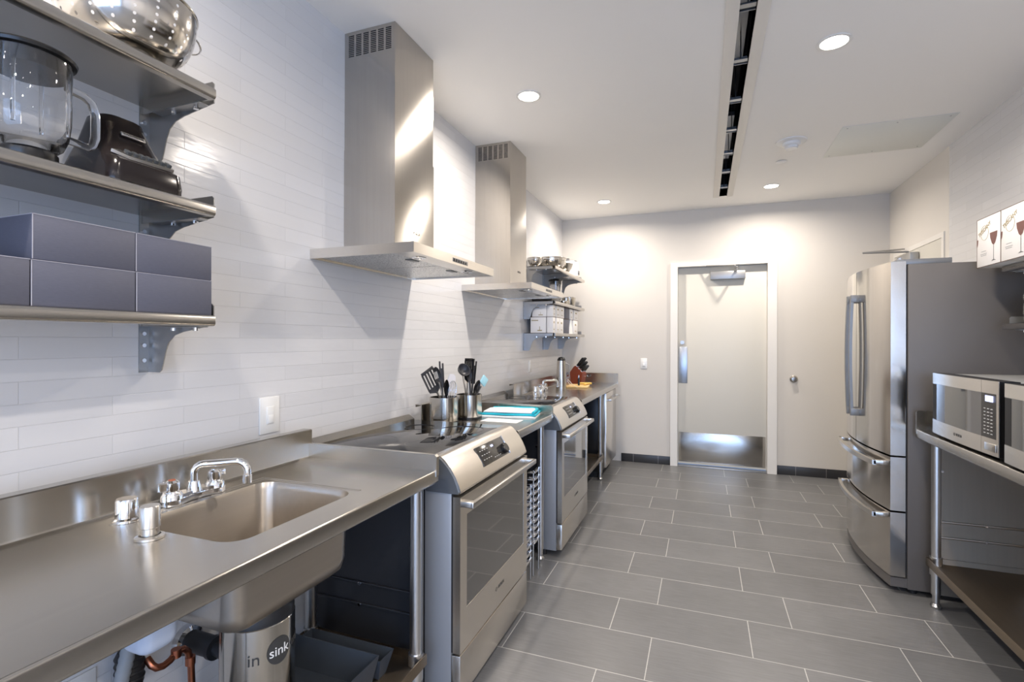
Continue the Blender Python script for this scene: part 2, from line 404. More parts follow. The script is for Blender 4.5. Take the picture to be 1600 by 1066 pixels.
# back door
d1 = thing('door_1', 'cream flush door with steel kick plate in the back wall', 'door', ((DX0 + DX1) / 2, D, 0)); d1['kind'] = 'structure'
c = MB()
for a, b_ in ((DX0 - 0.062, DX0 + 0.012), (DX1 - 0.012, DX1 + 0.075)): c.box(a, b_, D - 0.028, D + 0.12, 0, DZ - 0.012)
c.box(DX0 - 0.062, DX1 + 0.075, D - 0.028, D + 0.12, DZ - 0.012, DZ + 0.035)
c.build('door_frame', MAT['trimwhite'], d1, True)
MB().box(DX0 + 0.013, DX1 - 0.013, D + 0.050, D + 0.09, 0.018, DZ - 0.016, 0.002).build('door_leaf', MAT['doorpaint'], d1, True)
MB().box(DX0 + 0.022, DX1 - 0.022, D + 0.0465, D + 0.050, 0.04, 0.365, 0.0008).build('kick_plate', steel('plate_steel', (0.50, 0.485, 0.46), 0.2, (1, 1, 40), 0.04), d1, True)
MB().box(1.315, 1.408, D + 0.0465, D + 0.050, 0.905, 1.305, 0.0008).build('push_plate', mat('dull_plate', (0.42, 0.44, 0.47), 0.3, 1.0), d1, True)
MB().cyl((1.355, D + 0.050, 1.353), (1.355, D + 0.034, 1.353), 0.021).cyl((1.355, D + 0.034, 1.353), (1.355, D + 0.028, 1.353), 0.012).build('lock_cylinder', MAT['nickel'], d1, True)
c = MB(); c.box(1.64, 1.985, D - 0.010, D + 0.050, 2.03, 2.115, 0.004)
cl = c.build('door_closer', MAT['closer'], d1, True)
MB().tube([(1.90, D - 0.04, 2.14), (1.87, D - 0.20, 2.146)], 0.008, 8).tube([(1.87, D - 0.20, 2.146), (1.60, D - 0.02, 2.178)], 0.008, 8).cyl((1.90, D - 0.04, 2.125), (1.90, D - 0.04, 2.16), 0.014).build('closer_arm', MAT['closer'], cl, True)
MB().box(DX0, DX1, D - 0.02, D + 0.12, 0, 0.010, 0.003).build('threshold', MAT['galv'], d1, True)

# right wall door, behind the refrigerator
d2 = thing('door_2', 'cream door with grey closer in the right wall beyond the refrigerator', 'door', (W, 5.2, 0)); d2['kind'] = 'structure'
c = MB(); c.box(W - 0.008, W + 0.005, 4.67, 4.71, 0, 2.15); c.box(W - 0.008, W + 0.005, 5.70, 5.74, 0, 2.15); c.box(W - 0.008, W + 0.005, 4.67, 5.74, 2.15, 2.19)
c.build('door_frame', MAT['trimwhite'], d2, True)
MB().box(W - 0.004, W + 0.003, 4.713, 5.697, 0.01, 2.147).build('door_leaf', MAT['doorpaint'], d2, True)
cl = MB().box(W - 0.07, W - 0.008, 5.13, 5.45, 2.045, 2.115, 0.004).build('door_closer', MAT['closer'], d2, True)
MB().tube([(W - 0.05, 5.22, 2.13), (W - 0.36, 5.30, 2.15)], 0.008, 8).tube([(W - 0.36, 5.30, 2.15), (W - 0.02, 5.42, 2.185)], 0.008, 8).build('closer_arm', MAT['closer'], cl, True)

# ------------------------------------------------------------------ ceiling fittings
def downlight(x, y, label):
    t_ = thing('downlight', label, 'ceiling light', (x, y, H), 0, 'round recessed downlights')
    MB().lathe([(0.058, -0.0005), (0.072, -0.0005), (0.073, -0.004), (0.060, -0.006), (0.057, -0.002)], seg=40).build('trim_ring', MAT['whitegloss'], t_)
    MB().lathe([(0, -0.0035), (0.058, -0.0035), (0.058, -0.0005)], seg=40).build('lens', MAT['lamp'], t_)
    l = bpy.data.lights.new('lamp_light', 'AREA'); l.shape = 'DISK'; l.size = 0.10; l.energy = LIGHT_W; l.color = LIGHT_C; l.spread = math.radians(166)
    lo = bpy.data.objects.new('lamp_light', l); COL.objects.link(lo); lo.parent = t_; lo.location = (0, 0, -0.008)
    return t_
DL = {(0.613, 0.41): 'lit round downlight above the near steel shelves', (2.155, 0.41): 'lit round downlight above the viewpoint',
      (0.613, 2.815): 'lit round ceiling downlight between the two hoods', (2.155, 2.815): 'large bright ceiling downlight right of the air slot, nearest of those seen',
      (0.613, 5.22): 'small lit downlight near the far left ceiling corner', (2.155, 5.22): 'small lit downlight right of the far end of the air slot'}
for p_ in DOWN: downlight(*p_, DL.get(p_, 'lit round downlight, unseen and assumed, in the ceiling behind the viewpoint'))

sl = thing('air_slot_diffuser', 'long linear ceiling air slot with white flanges and dark inside', 'air vent', ((SL[0] + SL[1]) / 2, 2, H))
c = MB(); c.box(SL[0] - 0.055, SL[0], SL[2], SL[3] + 0.02, H - 0.006, H - 0.0005, 0.0015); c.box(SL[1], SL[1] + 0.055, SL[2], SL[3] + 0.02, H - 0.006, H - 0.0005, 0.0015)
c.build('flange', MAT['trimwhite'], sl, True)
c = MB(); zc = H + 0.26
c.quad((SL[0], SL[2], H), (SL[0], SL[3], H), (SL[0], SL[3], zc), (SL[0], SL[2], zc)); c.quad((SL[1], SL[2], H), (SL[1], SL[2], zc), (SL[1], SL[3], zc), (SL[1], SL[3], H))
c.quad((SL[0], SL[2], zc), (SL[0], SL[3], zc), (SL[1], SL[3], zc), (SL[1], SL[2], zc)); c.quad((SL[0], SL[3], H), (SL[1], SL[3], H), (SL[1], SL[3], zc), (SL[0], SL[3], zc))
c.build('plenum', MAT['plenum'], sl, True, smooth=False)
for k in range(12):
    y = 5.15 - 0.46 * k
    if y < SL[2]: break
    c = MB(); c.box(SL[0] + 0.002, SL[1] - 0.002, y, y + 0.03, H + 0.012, H + 0.015); c.box(SL[0] + 0.002, SL[1] - 0.002, y + 0.05, y + 0.054, H + 0.012, H + 0.05)
    c.cyl((1.75, y + 0.015, H + 0.015), (1.75, y + 0.015, H + 0.25), 0.003, 8); c.build('bracket', MAT['galv'], sl, True)
for k in range(3):
    y = 0.7 + 1.6 * k
    MB().box(SL[0] + 0.01, SL[1] - 0.01, y, y + 0.9, H + 0.16, H + 0.19).build('duct_liner', MAT['galv'], sl, True)

ap = thing('access_panel', 'pale greenish square access panel flat in the ceiling', 'access panel', (2.755, 4.255, H))
MB().box(-0.315, 0.315, -0.305, 0.305, -0.003, -0.0003, 0.001).build('panel', MAT['accesspanel'], ap)
for x in (-0.28, 0, 0.28):
    for y in (-0.27, 0.27): MB().cyl((x, y, -0.003), (x, y, -0.0045), 0.005, 10).build('screw', MAT['galv'], ap)
sd = thing('smoke_detector', 'white round smoke detector on the ceiling beside the air slot', 'smoke detector', (2.16, 4.11, H))
MB().lathe([(0, -0.012), (0.085, -0.012), (0.098, -0.006), (0.1, -0.0003)]).build('base_plate', MAT['white'], sd)
MB().lathe([(0.058, -0.012), (0.058, -0.028), (0.05, -0.036), (0, -0.036)]).build('sensor_ring', MAT['white'], sd)
MB().lathe([(0.044, -0.036), (0.042, -0.05), (0.036, -0.056), (0, -0.056)]).box(-0.03, 0.03, -0.0445, -0.04, -0.05, -0.042).build('sensor_head', MAT['white'], sd)
sp = thing('sprinkler_cover', 'small white round sprinkler cover plate below the smoke detector', 'sprinkler', (2.151, 4.541, H))
MB().lathe([(0, -0.008), (0.036, -0.008), (0.041, -0.005), (0.041, -0.003)]).build('cover_plate', MAT['white'], sp)
MB().lathe([(0.034, -0.003), (0.034, -0.0002)]).build('collar', MAT['closer'], sp)

# switches
def switch(name, label, m_, w=0.095, h=0.14, n=2):
    t_ = thing(name, label, 'light switch'); t_.matrix_world = m_
    MB().box(-w / 2, w / 2, -h / 2, h / 2, 0, 0.006, 0.0025).build('cover_plate', MAT['whitegloss'], t_)
    MB().box(-0.017, 0.017, -0.034, 0.034, 0.006, 0.010, 0.0015).box(-0.012, 0.012, -0.03, 0.0, 0.009, 0.0125, 0.001).build('rocker', MAT['whitegloss'], t_)
    return t_
switch('wall_switch', 'white switch plate on the tiled wall above the near bench splash', frame_m((0.0, 1.508, 1.075), (0, 1, 0), (0, 0, 1)))
switch('wall_switch', 'small white switch plate on the back wall left of the door', frame_m((0.947, D, 1.115), (1, 0, 0), (0, 0, 1)), 0.07, 0.115)
ds = thing('door_stop', 'round satin metal door stop on the back wall right of the door', 'door stop', (2.436, D, 0.985))
mm = Matrix.Rotation(PI / 2, 4, 'X')
MB().lathe([(0, 0.0005), (0.036, 0.0005), (0.036, 0.008), (0.026, 0.014), (0.02, 0.03)], m=mm).build('base', MAT['nickel'], ds)
MB().lathe([(0.02, 0.022), (0.027, 0.03), (0.024, 0.042), (0, 0.046)], m=mm).build('bumper', MAT['nickel'], ds)
so = thing('wall_switch', 'slim white plate on the tiled wall beyond the far hood', 'light switch'); so.matrix_world = frame_m((0, 4.66, 1.12), (0, 1, 0), (0, 0, 1))
MB().box(-0.035, 0.035, -0.0575, 0.0575, 0, 0.006, 0.002).build('cover_plate', MAT['whitegloss'], so)
MB().box(-0.017, 0.017, -0.034, 0.034, 0.006, 0.009, 0.001).build('rocker', MAT['whitegloss'], so)

# ------------------------------------------------------------------ steel benches
def bench(name, label, y0, y1, z=0.905, mirror=False, near_splash=False, far_splash=0.0, near_h=0.055, far_h=0.055, legs=(), shelf_z=0.25, sinkhole=None, xb=0.125, xf=0.69, endpanel=None, shelf=True, shelf_y=None):
    """runs along y; back at xb, front lip at xf (mirrored against the right wall)"""
    t_ = thing(name, label, 'bench', ((xb + xf) / 2 if not mirror else W - (xb + xf) / 2, (y0 + y1) / 2, 0))
    def X(x): return W - x if mirror else x
    def bx(c, xa, xb_, ya_, yb_, za, zb, bev=0):
        a, b2 = sorted((X(xa), X(xb_))); c.box(a, b2, ya_, yb_, za, zb, bev); return c
    def pr(c, poly, a, b2): return c.prism([(X(px), pz) for px, pz in poly], 'y', a, b2)
    c = MB()
    # deck (with opening for the sink) 
    th = 0.0025
    if sinkhole:
        sx0, sx1, sy0, sy1, r = sinkhole
        hole = rrect(sx0, sx1, sy0, sy1, r)[::1]
        outer = [(xf - 0.006, y1), (xb, y1), (xb, y0), (xf - 0.006, y0)]
        # stitch quadrants
        n = len(hole) // 4
        bm = c.bm
        def ring(zz):
            H_ = [bm.verts.new((px, py, zz)) for px, py in hole]; O_ = [bm.verts.new((px, py, zz)) for px, py in outer]
            for q in range(4):
                seg = H_[q * n:(q + 1) * n]
                for i in range(len(seg) - 1): bm.faces.new((O_[q], seg[i + 1], seg[i]))
                nx = H_[((q + 1) * n) % len(H_)]
                bm.faces.new((O_[q], O_[(q + 1) % 4], nx, seg[-1]))
            return H_
        ring(z)
        bmesh.ops.recalc_face_normals(bm, faces=bm.faces[:])
        for f_ in bm.faces:
            if f_.normal.z < 0: f_.normal_flip()
    else: bx(c, xb, xf - 0.006, y0, y1, z - th, z)
    # rolled front edge
    lip = [(xf - 0.006, z)] + [(xf - 0.006 + 0.006 * math.sin(a), z - 0.006 + 0.006 * math.cos(a)) for a in (0.4, 0.8, 1.2, 1.57)] + \
          [(xf + 0.001, z - 0.038)] + [(xf - 0.009 + 0.01 * math.cos(a), z - 0.038 - 0.01 * math.sin(a)) for a in (0.5, 1.0, 1.57)] + [(xf - 0.02, z - 0.048), (xf - 0.02, z - 0.044), (xf - 0.009, z - 0.044), (xf - 0.004, z - 0.036), (xf - 0.006, z - 0.006), (xf - 0.009, z - 0.003)]
    pr(c, lip, y0, y1)
    # cove and rear splash
    sp_h = 0.105
    pro = [(xb + 0.012, z)] + [(xb + 0.012 - 0.012 * math.sin(a), z + 0.012 - 0.012 * math.cos(a)) for a in (0.5, 1.0, 1.57)] + [(xb, z + sp_h), (xb - 0.004, z + sp_h + 0.003), (xb - 0.04, z + sp_h + 0.003), (xb - 0.04, z + sp_h - 0.012), (xb - 0.037, z + sp_h - 0.012), (xb - 0.037, z + sp_h), (xb - 0.005, z + sp_h - 0.001), (xb - 0.003, z), (xb - 0.003, z - 0.004), (xb + 0.012, z - 0.003)]
    pr(c, pro, y0, y1)
    for fl, yy, hh, sg in ((near_splash, y0, near_h, 1), (far_splash, y1, far_h, -1)):
        if not fl: continue
        a, b2 = sorted((yy, yy + sg * 0.018))
        # profile follows the front edge
        poly = [(xb, z), (xb, z + hh), (xf - 0.004, z + hh), (xf + 0.003, z + hh - 0.007), (xf + 0.003, z - 0.02), (xf - 0.03, z - 0.06), (xf - 0.034, z - 0.06), (xf - 0.034, z - 0.001)]
        pr(c, poly, a, b2)
        pr(c, [(xb, z), (xb, z + 0.012)] + [(xb, z + 0.012)][:0] + [(xf - 0.006, z + 0.012), (xf - 0.006, z)], *sorted((yy + sg * 0.018, yy + sg * 0.021)))
    c.build('top', MAT['bench'], t_, True, ang=30)
    # underside channel
    bx(MB(), xb + 0.06, xf - 0.06, y0 + 0.03, y1 - 0.03, z - 0.03, z - 0.026) if False else None
    for (lx, ly, foot) in legs:
        c = MB(); c.cyl((X(lx), ly, 0.07), (X(lx), ly, z - 0.004), 0.0206, 24)
        lg = c.build('leg', MAT['tubesteel'], t_, True)
        MB().cyl((X(lx), ly, 0.02), (X(lx), ly, 0.09), 0.016, 20).lathe([(0.0, 0.0), (0.02, 0.0), (0.024, 0.012), (0.014, 0.03)], (X(lx), ly, 0), 20).build('foot', MAT['tubesteel'], lg, True)
        if shelf:
            MB().cyl((X(lx), ly, shelf_z - 0.08), (X(lx), ly, shelf_z + 0.012), 0.0265, 24).build('clamp_collar', MAT['tubesteel'], lg, True)
    if shelf:
        sy0, sy1 = shelf_y if shelf_y else (y0 + 0.03, y1 - 0.03)
        c = MB(); bx(c, xb + 0.02, xf - 0.045, sy0, sy1, shelf_z - 0.03, shelf_z - 0.027)
        pr(c, [(xf - 0.045, shelf_z - 0.028), (xf - 0.04, shelf_z), (xf - 0.036, shelf_z), (xf - 0.034, shelf_z - 0.004), (xf - 0.034, shelf_z - 0.038), (xf - 0.06, shelf_z - 0.038), (xf - 0.06, shelf_z - 0.035), (xf - 0.038, shelf_z - 0.034), (xf - 0.04, shelf_z - 0.03)], sy0, sy1)
        bx(c, xb + 0.02, xb + 0.024, sy0, sy1, shelf_z - 0.03, shelf_z + 0.002)
        for yy in (sy0, sy1 - 0.006): bx(c, xb + 0.02, xf - 0.045, yy, yy + 0.006, shelf_z - 0.03, shelf_z)
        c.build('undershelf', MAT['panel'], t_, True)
    if endpanel is not None:
        ye = endpanel
        c = MB(); bx(c, xb + 0.02, xf - 0.075, ye, ye + 0.004, 0.06, z - 0.02)
        for zz in (0.44, 0.36): bx(c, xb + 0.02, xf - 0.075, ye - 0.008, ye, zz - 0.005, zz + 0.005, 0.003)
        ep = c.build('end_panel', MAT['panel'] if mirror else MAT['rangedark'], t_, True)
        for zz in (0.44, 0.36): MB().cyl((X(0.35), ye - 0.008, zz), (X(0.35), ye - 0.013, zz), 0.006, 10).build('screw', MAT['chrome'], ep, True)
        MB().cyl((X(xf - 0.1), ye, 0.70), (X(xf - 0.1), ye - 0.012, 0.70), 0.006, 10).build('screw', MAT['chrome'], ep, True)
    return t_
SINK = (0.235, 0.590, 0.845, 1.275, 0.055)
b1 = bench('prep_bench', 'long steel prep bench with sink under the near shelves', -0.9, 1.602, far_splash=True, legs=((0.625, 1.56, 0), (0.16, 1.56, 0), (0.625, 0.2, 0), (0.16, 0.2, 0)), sinkhole=SINK, endpanel=1.615, shelf_y=(1.1, 1.585))
b2 = bench('prep_bench', 'short steel bench between the two ranges holding utensil crocks', 2.437, 3.078, far_splash=True, legs=((0.625, 3.03, 0), (0.16, 3.03, 0), (0.625, 2.52, 0), (0.16, 2.52, 0)), shelf=False, endpanel=3.06)
b3 = bench('prep_bench', 'far steel bench with knife block against the back wall', 3.885, 5.665, far_splash=True, far_h=0.105, legs=((0.625, 4.985, 0), (0.16, 4.985, 0), (0.16, 3.95, 0), (0.625, 3.95, 0)), shelf_y=(3.92, 4.985), shelf_z=0.25)
br = bench('work_bench', 'steel work bench with undershelf carrying the microwaves', 0.9, 3.255, mirror=True, far_splash=True, far_h=0.10, legs=((0.56, 3.205, 0), (0.16, 3.205, 0), (0.56, 1.0, 0), (0.16, 1.0, 0)), shelf_z=0.25, xb=0.05, xf=0.63, endpanel=3.225)

def open_bin_bench1():
    pass
# sink bowls (parts of the benches)
def sink_bowl(root, S, z, depth):
    x0, x1, y0, y1, r = S
    c = MB(); bm = c.bm
    levels = [(0, 0.0), (0.0015, -0.004), (0.006, -0.02), (0.012, -depth + 0.05), (0.02, -depth + 0.022), (0.04, -depth + 0.006), (0.075, -depth)]
    rings = []
    for ins, dz in levels:
        rings.append([bm.verts.new((px, py, z + dz)) for px, py in rrect(x0 + ins, x1 - ins, y0 + ins, y1 - ins, max(r - ins * 0.35, 0.02), 8)])
    n = len(rings[0])
    for A, B in zip(rings, rings[1:]):
        for k in range(n): bm.faces.new((A[k], A[(k + 1) % n], B[(k + 1) % n], B[k]))
    bm.faces.new(rings[-1])
    # solid outer skin
    rings2 = []
    for ins, dz in levels[1:]:
        e = 0.003
        rings2.append([bm.verts.new((px, py, z + dz - (0.003 if dz < -depth + 0.03 else 0))) for px, py in rrect(x0 + ins - e, x1 - ins + e, y0 + ins - e, y1 - ins + e, max(r - ins * 0.35, 0.02), 8)])
    for A, B in zip(rings2, rings2[1:]):
        for k in range(n): bm.faces.new((A[k], B[k], B[(k + 1) % n], A[(k + 1) % n]))
    bm.faces.new(rings2[-1][::-1])
    b_ = c.build('sink_bowl', MAT['sink'], root, True, ang=50)
    # pressed bead round the opening
    bead = [(px, py, z - 0.0008) for px, py in rrect(x0 - 0.022, x1 + 0.012, y0 - 0.012, y1 + 0.022, 0.012, 4)]
    half = [p for p in bead if True]
    pts = [(x0 - 0.035, y0 - 0.02, z), (x0 - 0.035, y1 + 0.02, z), (x1 + 0.0, y1 + 0.02, z)]
    MB().tube([(px, py, pz - 0.001) for px, py, pz in pts], 0.0028, 8).build('raised_bead', MAT['bench'], b_, True)
    MB().tube([(px + (0.016 if i < 2 else 0), py + (0 if i == 0 else -0.011), pz - 0.001) for i, (px, py, pz) in enumerate(pts)], 0.002, 8).build('raised_bead', MAT['bench'], b_, True)
    cxm, cym = (x0 + x1) / 2, (y0 + y1) / 2
    MB().lathe([(0.0, 0.001), (0.03, 0.001), (0.045, 0.003), (0.05, 0.0005)], (cxm, cym, z - depth)).build('drain', MAT['chrome'], b_, True)
    return b_
sink_bowl(b1, SINK, 0.905, 0.235)
def faucet(x, y, z, name_label, s=1.0):
    t_ = thing('faucet', name_label, 'faucet', (x, y, z))
    c = MB()
    poly = [(-0.018, -0.09), (0.018, -0.09)] + arc(0.0, -0.085, 0.027, -60, -120, 4)[:0] + [(0.026, -0.075), (0.026, -0.055), (0.017, -0.02), (0.017, 0.02), (0.026, 0.055), (0.026, 0.075), (0.018, 0.09), (-0.018, 0.09), (-0.026, 0.075), (-0.026, -0.075)]
    c.prism(poly, 'z', 0.0005, 0.016)
    c.prism([(a * 0.8, b_ * 0.93) for a, b_ in poly], 'z', 0.016, 0.026)
    for sy in (-1, 1): c.lathe([(0.027, 0.0005), (0.027, 0.026), (0.021, 0.036), (0.0, 0.036)], (0, sy * 0.066, 0), 24)
    c.lathe([(0.02, 0.02), (0.018, 0.034), (0.015, 0.05), (0.0, 0.052)], (0, 0, 0), 24)
    c.build('deck_body', MAT['chrome'], t_)
    for sy in (-1, 1):
        c = MB(); c.lathe([(0.017, 0.036), (0.019, 0.044), (0.019, 0.062), (0.012, 0.068), (0, 0.068)], (0, sy * 0.066, 0), 20)
        c.box(-0.006, 0.006, sy * 0.066 - 0.001, sy * 0.066 + sy * 0.034, 0.044, 0.064, 0.002)
        h = c.build('handle', MAT['chrome'], t_)
        MB().cyl((0, sy * 0.066, 0.068), (0, sy * 0.066, 0.0695), 0.009, 16).build('index_button', mat('red_index', (0.5, 0.12, 0.05), 0.4) if sy < 0 else MAT['chrome'], h)
    dirx, diry = 0.92, 0.62; L = 0.142; n_ = math.hypot(dirx, diry); dx, dy = dirx / n_, diry / n_
    pts = [(0, 0, 0.04), (0, 0, 0.072)]
    for a in (20, 45, 70, 88): pts.append((dx * 0.025 * (1 - math.cos(math.radians(a))), dy * 0.025 * (1 - math.cos(math.radians(a))), 0.072 + 0.025 * math.sin(math.radians(a))))
    pts.append((dx * 0.08, dy * 0.08, 0.099)); pts.append((dx * (L - 0.03), dy * (L - 0.03), 0.100))
    for a in (20, 45, 70, 88): pts.append((dx * (L - 0.03 + 0.03 * math.sin(math.radians(a))), dy * (L - 0.03 + 0.03 * math.sin(math.radians(a))), 0.07 + 0.03 * math.cos(math.radians(a))))
    pts.append((dx * L, dy * L, 0.052))
    sp_ = MB().tube(pts, 0.0105, 16).build('spout', MAT['chrome'], t_, ang=60)
    MB().lathe([(0.0, 0.036), (0.0125, 0.036), (0.0125, 0.058), (0.0, 0.058)], (dx * L, dy * L, 0), 20).build('aerator', MAT['chrome'], sp_)
    return t_
faucet(0.19, 1.055, 0.906, 'low chrome two-handle faucet behind the near sink')
ag = thing('air_gap', 'short polished chrome air gap cap left of the faucet', 'air gap', (0.205, 0.862, 0.9055))
MB().lathe([(0, 0), (0.03, 0), (0.03, 0.006), (0.025, 0.010)]).build('base_ring', MAT['chrome'], ag)
MB().lathe([(0.0245, 0.006), (0.0245, 0.052), (0.022, 0.057), (0, 0.057)]).box(0.018, 0.0255, -0.004, 0.004, 0.03, 0.05, 0.001).build('cap', MAT['chrome'], ag)
sp = thing('soap_pump', 'brushed cylindrical soap dispenser head at the sink corner', 'soap dispenser', (0.374, 0.806, 0.9055))
MB().lathe([(0, 0), (0.03, 0), (0.03, 0.005), (0.022, 0.008)]).build('base_ring', MAT['handle'], sp)
MB().lathe([(0.0185, 0.005), (0.0185, 0.024), (0.021, 0.026), (0.021, 0.072), (0.019, 0.075), (0, 0.075)]).build('cap', MAT['handle'], sp)

# ------------------------------------------------------------------ under the near bench
gd = thing('garbage_disposal', 'steel cylindrical waste disposer hanging under the sink', 'waste disposer', (0.415, 1.075, 0.30))
MB().lathe([(0, 0), (0.07, 0.0), (0.088, 0.02), (0.095, 0.06), (0.095, 0.302), (0.090, 0.308)], seg=64).build('housing', MAT['darksteel'], gd)
MB().lathe([(0.0935, 0.302), (0.0935, 0.326), (0.085, 0.340), (0.06, 0.346), (0.055, 0.366), (0, 0.366)], seg=48).build('collar', MAT['rubber'], gd)
MB().tube([(0.08 * math.cos(a), 0.08 * math.sin(a), 0.345) for a in [k * 0.3 - 1.6 for k in range(8)]], 0.005, 8).build('mounting_ring', MAT['chrome'], gd)
# curved badge on the housing facing the aisle
def on_cyl(o, root, R, ang0):
    me = o.data
    for v in me.vertices:
        a = ang0 + v.co.x / R; r_ = R + 0.0008 + v.co.z
        v.co = Vector((r_ * math.cos(a), r_ * math.sin(a), v.co.y))
LA = math.radians(-13)
bd = lettering('in', 0.045, Matrix.Translation((-0.060, 0.226, 0)), MAT['darkprint'], gd, 'lettering', world=False); on_cyl(bd, gd, 0.095, LA)
bm_ = MB(); rr_ = [[bm_.bm.verts.new((0.005 + 0.034 * q / 6 * math.cos(2 * PI * k / 40), 0.232 + 0.036 * q / 6 * math.sin(2 * PI * k / 40), 0)) for k in range(40)] for q in range(1, 7)]
cc_ = bm_.bm.verts.new((0.005, 0.232, 0))
for k in range(40): bm_.bm.faces.new((cc_, rr_[0][k], rr_[0][(k + 1) % 40]))
for A_, B_ in zip(rr_, rr_[1:]):
    for k in range(40): bm_.bm.faces.new((A_[k], B_[k], B_[(k + 1) % 40], A_[(k + 1) % 40]))
bg_ = bm_.build('badge', MAT['darkprint'], gd); on_cyl(bg_, gd, 0.095, LA)
bl = lettering('sink', 0.036, Matrix.Translation((0.005, 0.231, 0.0008)), MAT['white'], bg_, 'lettering', world=False); on_cyl(bl, gd, 0.095, LA)
be = lettering('erator', 0.034, Matrix.Translation((0.088, 0.231, 0)), MAT['darkprint'], gd, 'lettering', world=False); on_cyl(be, gd, 0.095, LA)

dp = thing('drain_pipe', 'black drain pipe with chrome wall flange beside the disposer', 'pipe', (0.0, 1.175, 0.39))
MB().lathe([(0, 0.0005), (0.05, 0.0005), (0.045, 0.018), (0.022, 0.025)], m=Matrix.Translation((0.0, 0, 0.0)) @ Matrix.Rotation(PI / 2, 4, 'Y')).build('wall_flange', MAT['chrome'], dp)
MB().tube([(0.02, 0, 0), (0.12, 0, 0)], 0.032, 24).tube([(0.12, 0, 0), (0.135, 0, 0)], 0.036, 24).build('pipe_stub', MAT['rubber'], dp)
MB().tube([(0.13, 0, 0), (0.17, 0, -0.01), (0.195, 0, -0.035), (0.20, 0, -0.06), (0.205, -0.005, -0.09), (0.225, -0.01, -0.11), (0.25, -0.012, -0.10)], 0.02, 18).build('trap', MAT['rubber'], dp)
MB().tube([(0.199, 0, -0.05), (0.203, 0, -0.075)], 0.027, 18).build('slip_nut', MAT['chrome'], dp)
cp = thing('copper_pipe', 'bent copper supply pipe below the near bench', 'pipe', (0.0, 1.0, 0.40))
MB().tube([(0.075, 0.0, 0.045), (0.095, 0.0, 0.03), (0.10, 0.01, 0.018), (0.10, 0.03, 0.012), (0.10, 0.05, 0.016), (0.10, 0.07, 0.03), (0.10, 0.09, 0.028), (0.10, 0.105, 0.012), (0.10, 0.115, -0.03), (0.10, 0.118, -0.10), (0.10, 0.118, -0.30)], 0.010, 14).build('pipe', MAT['copper'], cp, ang=60)
for q in ((0.10, 0.068, 0.028), (0.10, 0.113, -0.02)): MB().lathe([(0.0, -0.012), (0.014, -0.012), (0.014, 0.012), (0.0, 0.012)], q, 16).build('fitting', MAT['copper'], cp)
vb = thing('shutoff_valve', 'black ribbed valve body left of the copper pipe', 'valve', (0.055, 0.965, 0.375))
MB().lathe([(0, 0), (0.028, 0.0), (0.034, 0.02), (0.034, 0.10), (0.028, 0.112), (0, 0.112)], seg=28).build('body', MAT['rubber'], vb)
for q in (0.03, 0.05, 0.07, 0.09): MB().lathe([(0.035, q), (0.037, q + 0.004), (0.035, q + 0.008)], seg=28).build('rib', MAT['rubber'], vb)
sb = thing('soap_bottle', 'pale translucent soap bottle hanging below the bench by the sink', 'bottle', (0.385, 0.800, 0.655))
MB().box(-0.045, 0.045, -0.045, 0.045, 0, 0.16, 0.03, 5).build('bottle_body', mat('soap_white', (0.55, 0.62, 0.75), 0.35), sb)
MB().cyl((0, 0, 0.16), (0, 0, 0.243), 0.016).build('neck', MAT['white'], sb)
hz = MB(); pts = [(0.10, 0.99, 0.70), (0.10, 0.955, 0.62), (0.10, 0.93, 0.5), (0.10, 0.905, 0.4), (0.10, 0.90, 0.22), (0.10, 0.90, 0.022)]
P2 = []
for a, b_ in zip(pts, pts[1:]):
    for k in range(12): P2.append(Vector(a).lerp(Vector(b_), k / 12))
hz.tube(P2 + [Vector(pts[-1])], 0.022, 14, radii=[0.017 + (0.002 if i % 2 else 0) for i in range(len(P2) + 1)])
tag(hz.build('drain_hose', MAT['hose'], ang=80), 'grey corrugated hose behind the soap bottle under the bench', 'hose')
ol = thing('wall_outlet', 'white outlet plate low on the wall under the near bench', 'outlet'); ol.matrix_world = frame_m((0, 0.85, 0.40), (0, 1, 0), (0, 0, 1))
MB().box(-0.06, 0.06, -0.06, 0.06, 0, 0.005, 0.002).build('cover_plate', MAT['white'], ol)
MB().box(-0.018, 0.018, -0.034, 0.034, 0.005, 0.0075, 0.001).build('socket', MAT['darkprint'], ol)
def bin_(label, x0, x1, y0, y1, z0, z1):
    c = MB(); tp = 0.02; th = 0.003
    def ringp(ins, z): return [(x0 + ins, y0 + ins, z), (x1 - ins, y0 + ins, z), (x1 - ins, y1 - ins, z), (x0 + ins, y1 - ins, z)]
    R = [[c.bm.verts.new(p) for p in ringp(i, z)] for i, z in ((tp, z0), (0, z1), (th, z1), (tp + th, z0 + th))]
    for A, B in zip(R, R[1:]):
        for k in range(4): c.bm.faces.new((A[k], A[(k + 1) % 4], B[(k + 1) % 4], B[k]))
    c.bm.faces.new(R[0][::-1]); c.bm.faces.new(R[3])
    return tag(c.build('storage_bin', MAT['slatebin']), label, 'bin', 'open bins under the sink bench')
bin_('dark slate open bin on the undershelf, nearer the disposer', 0.19, 0.575, 1.20, 1.415, 0.2235, 0.325)
bin_('dark slate open bin on the undershelf, nearer the range', 0.22, 0.575, 1.42, 1.50, 0.2235, 0.30)

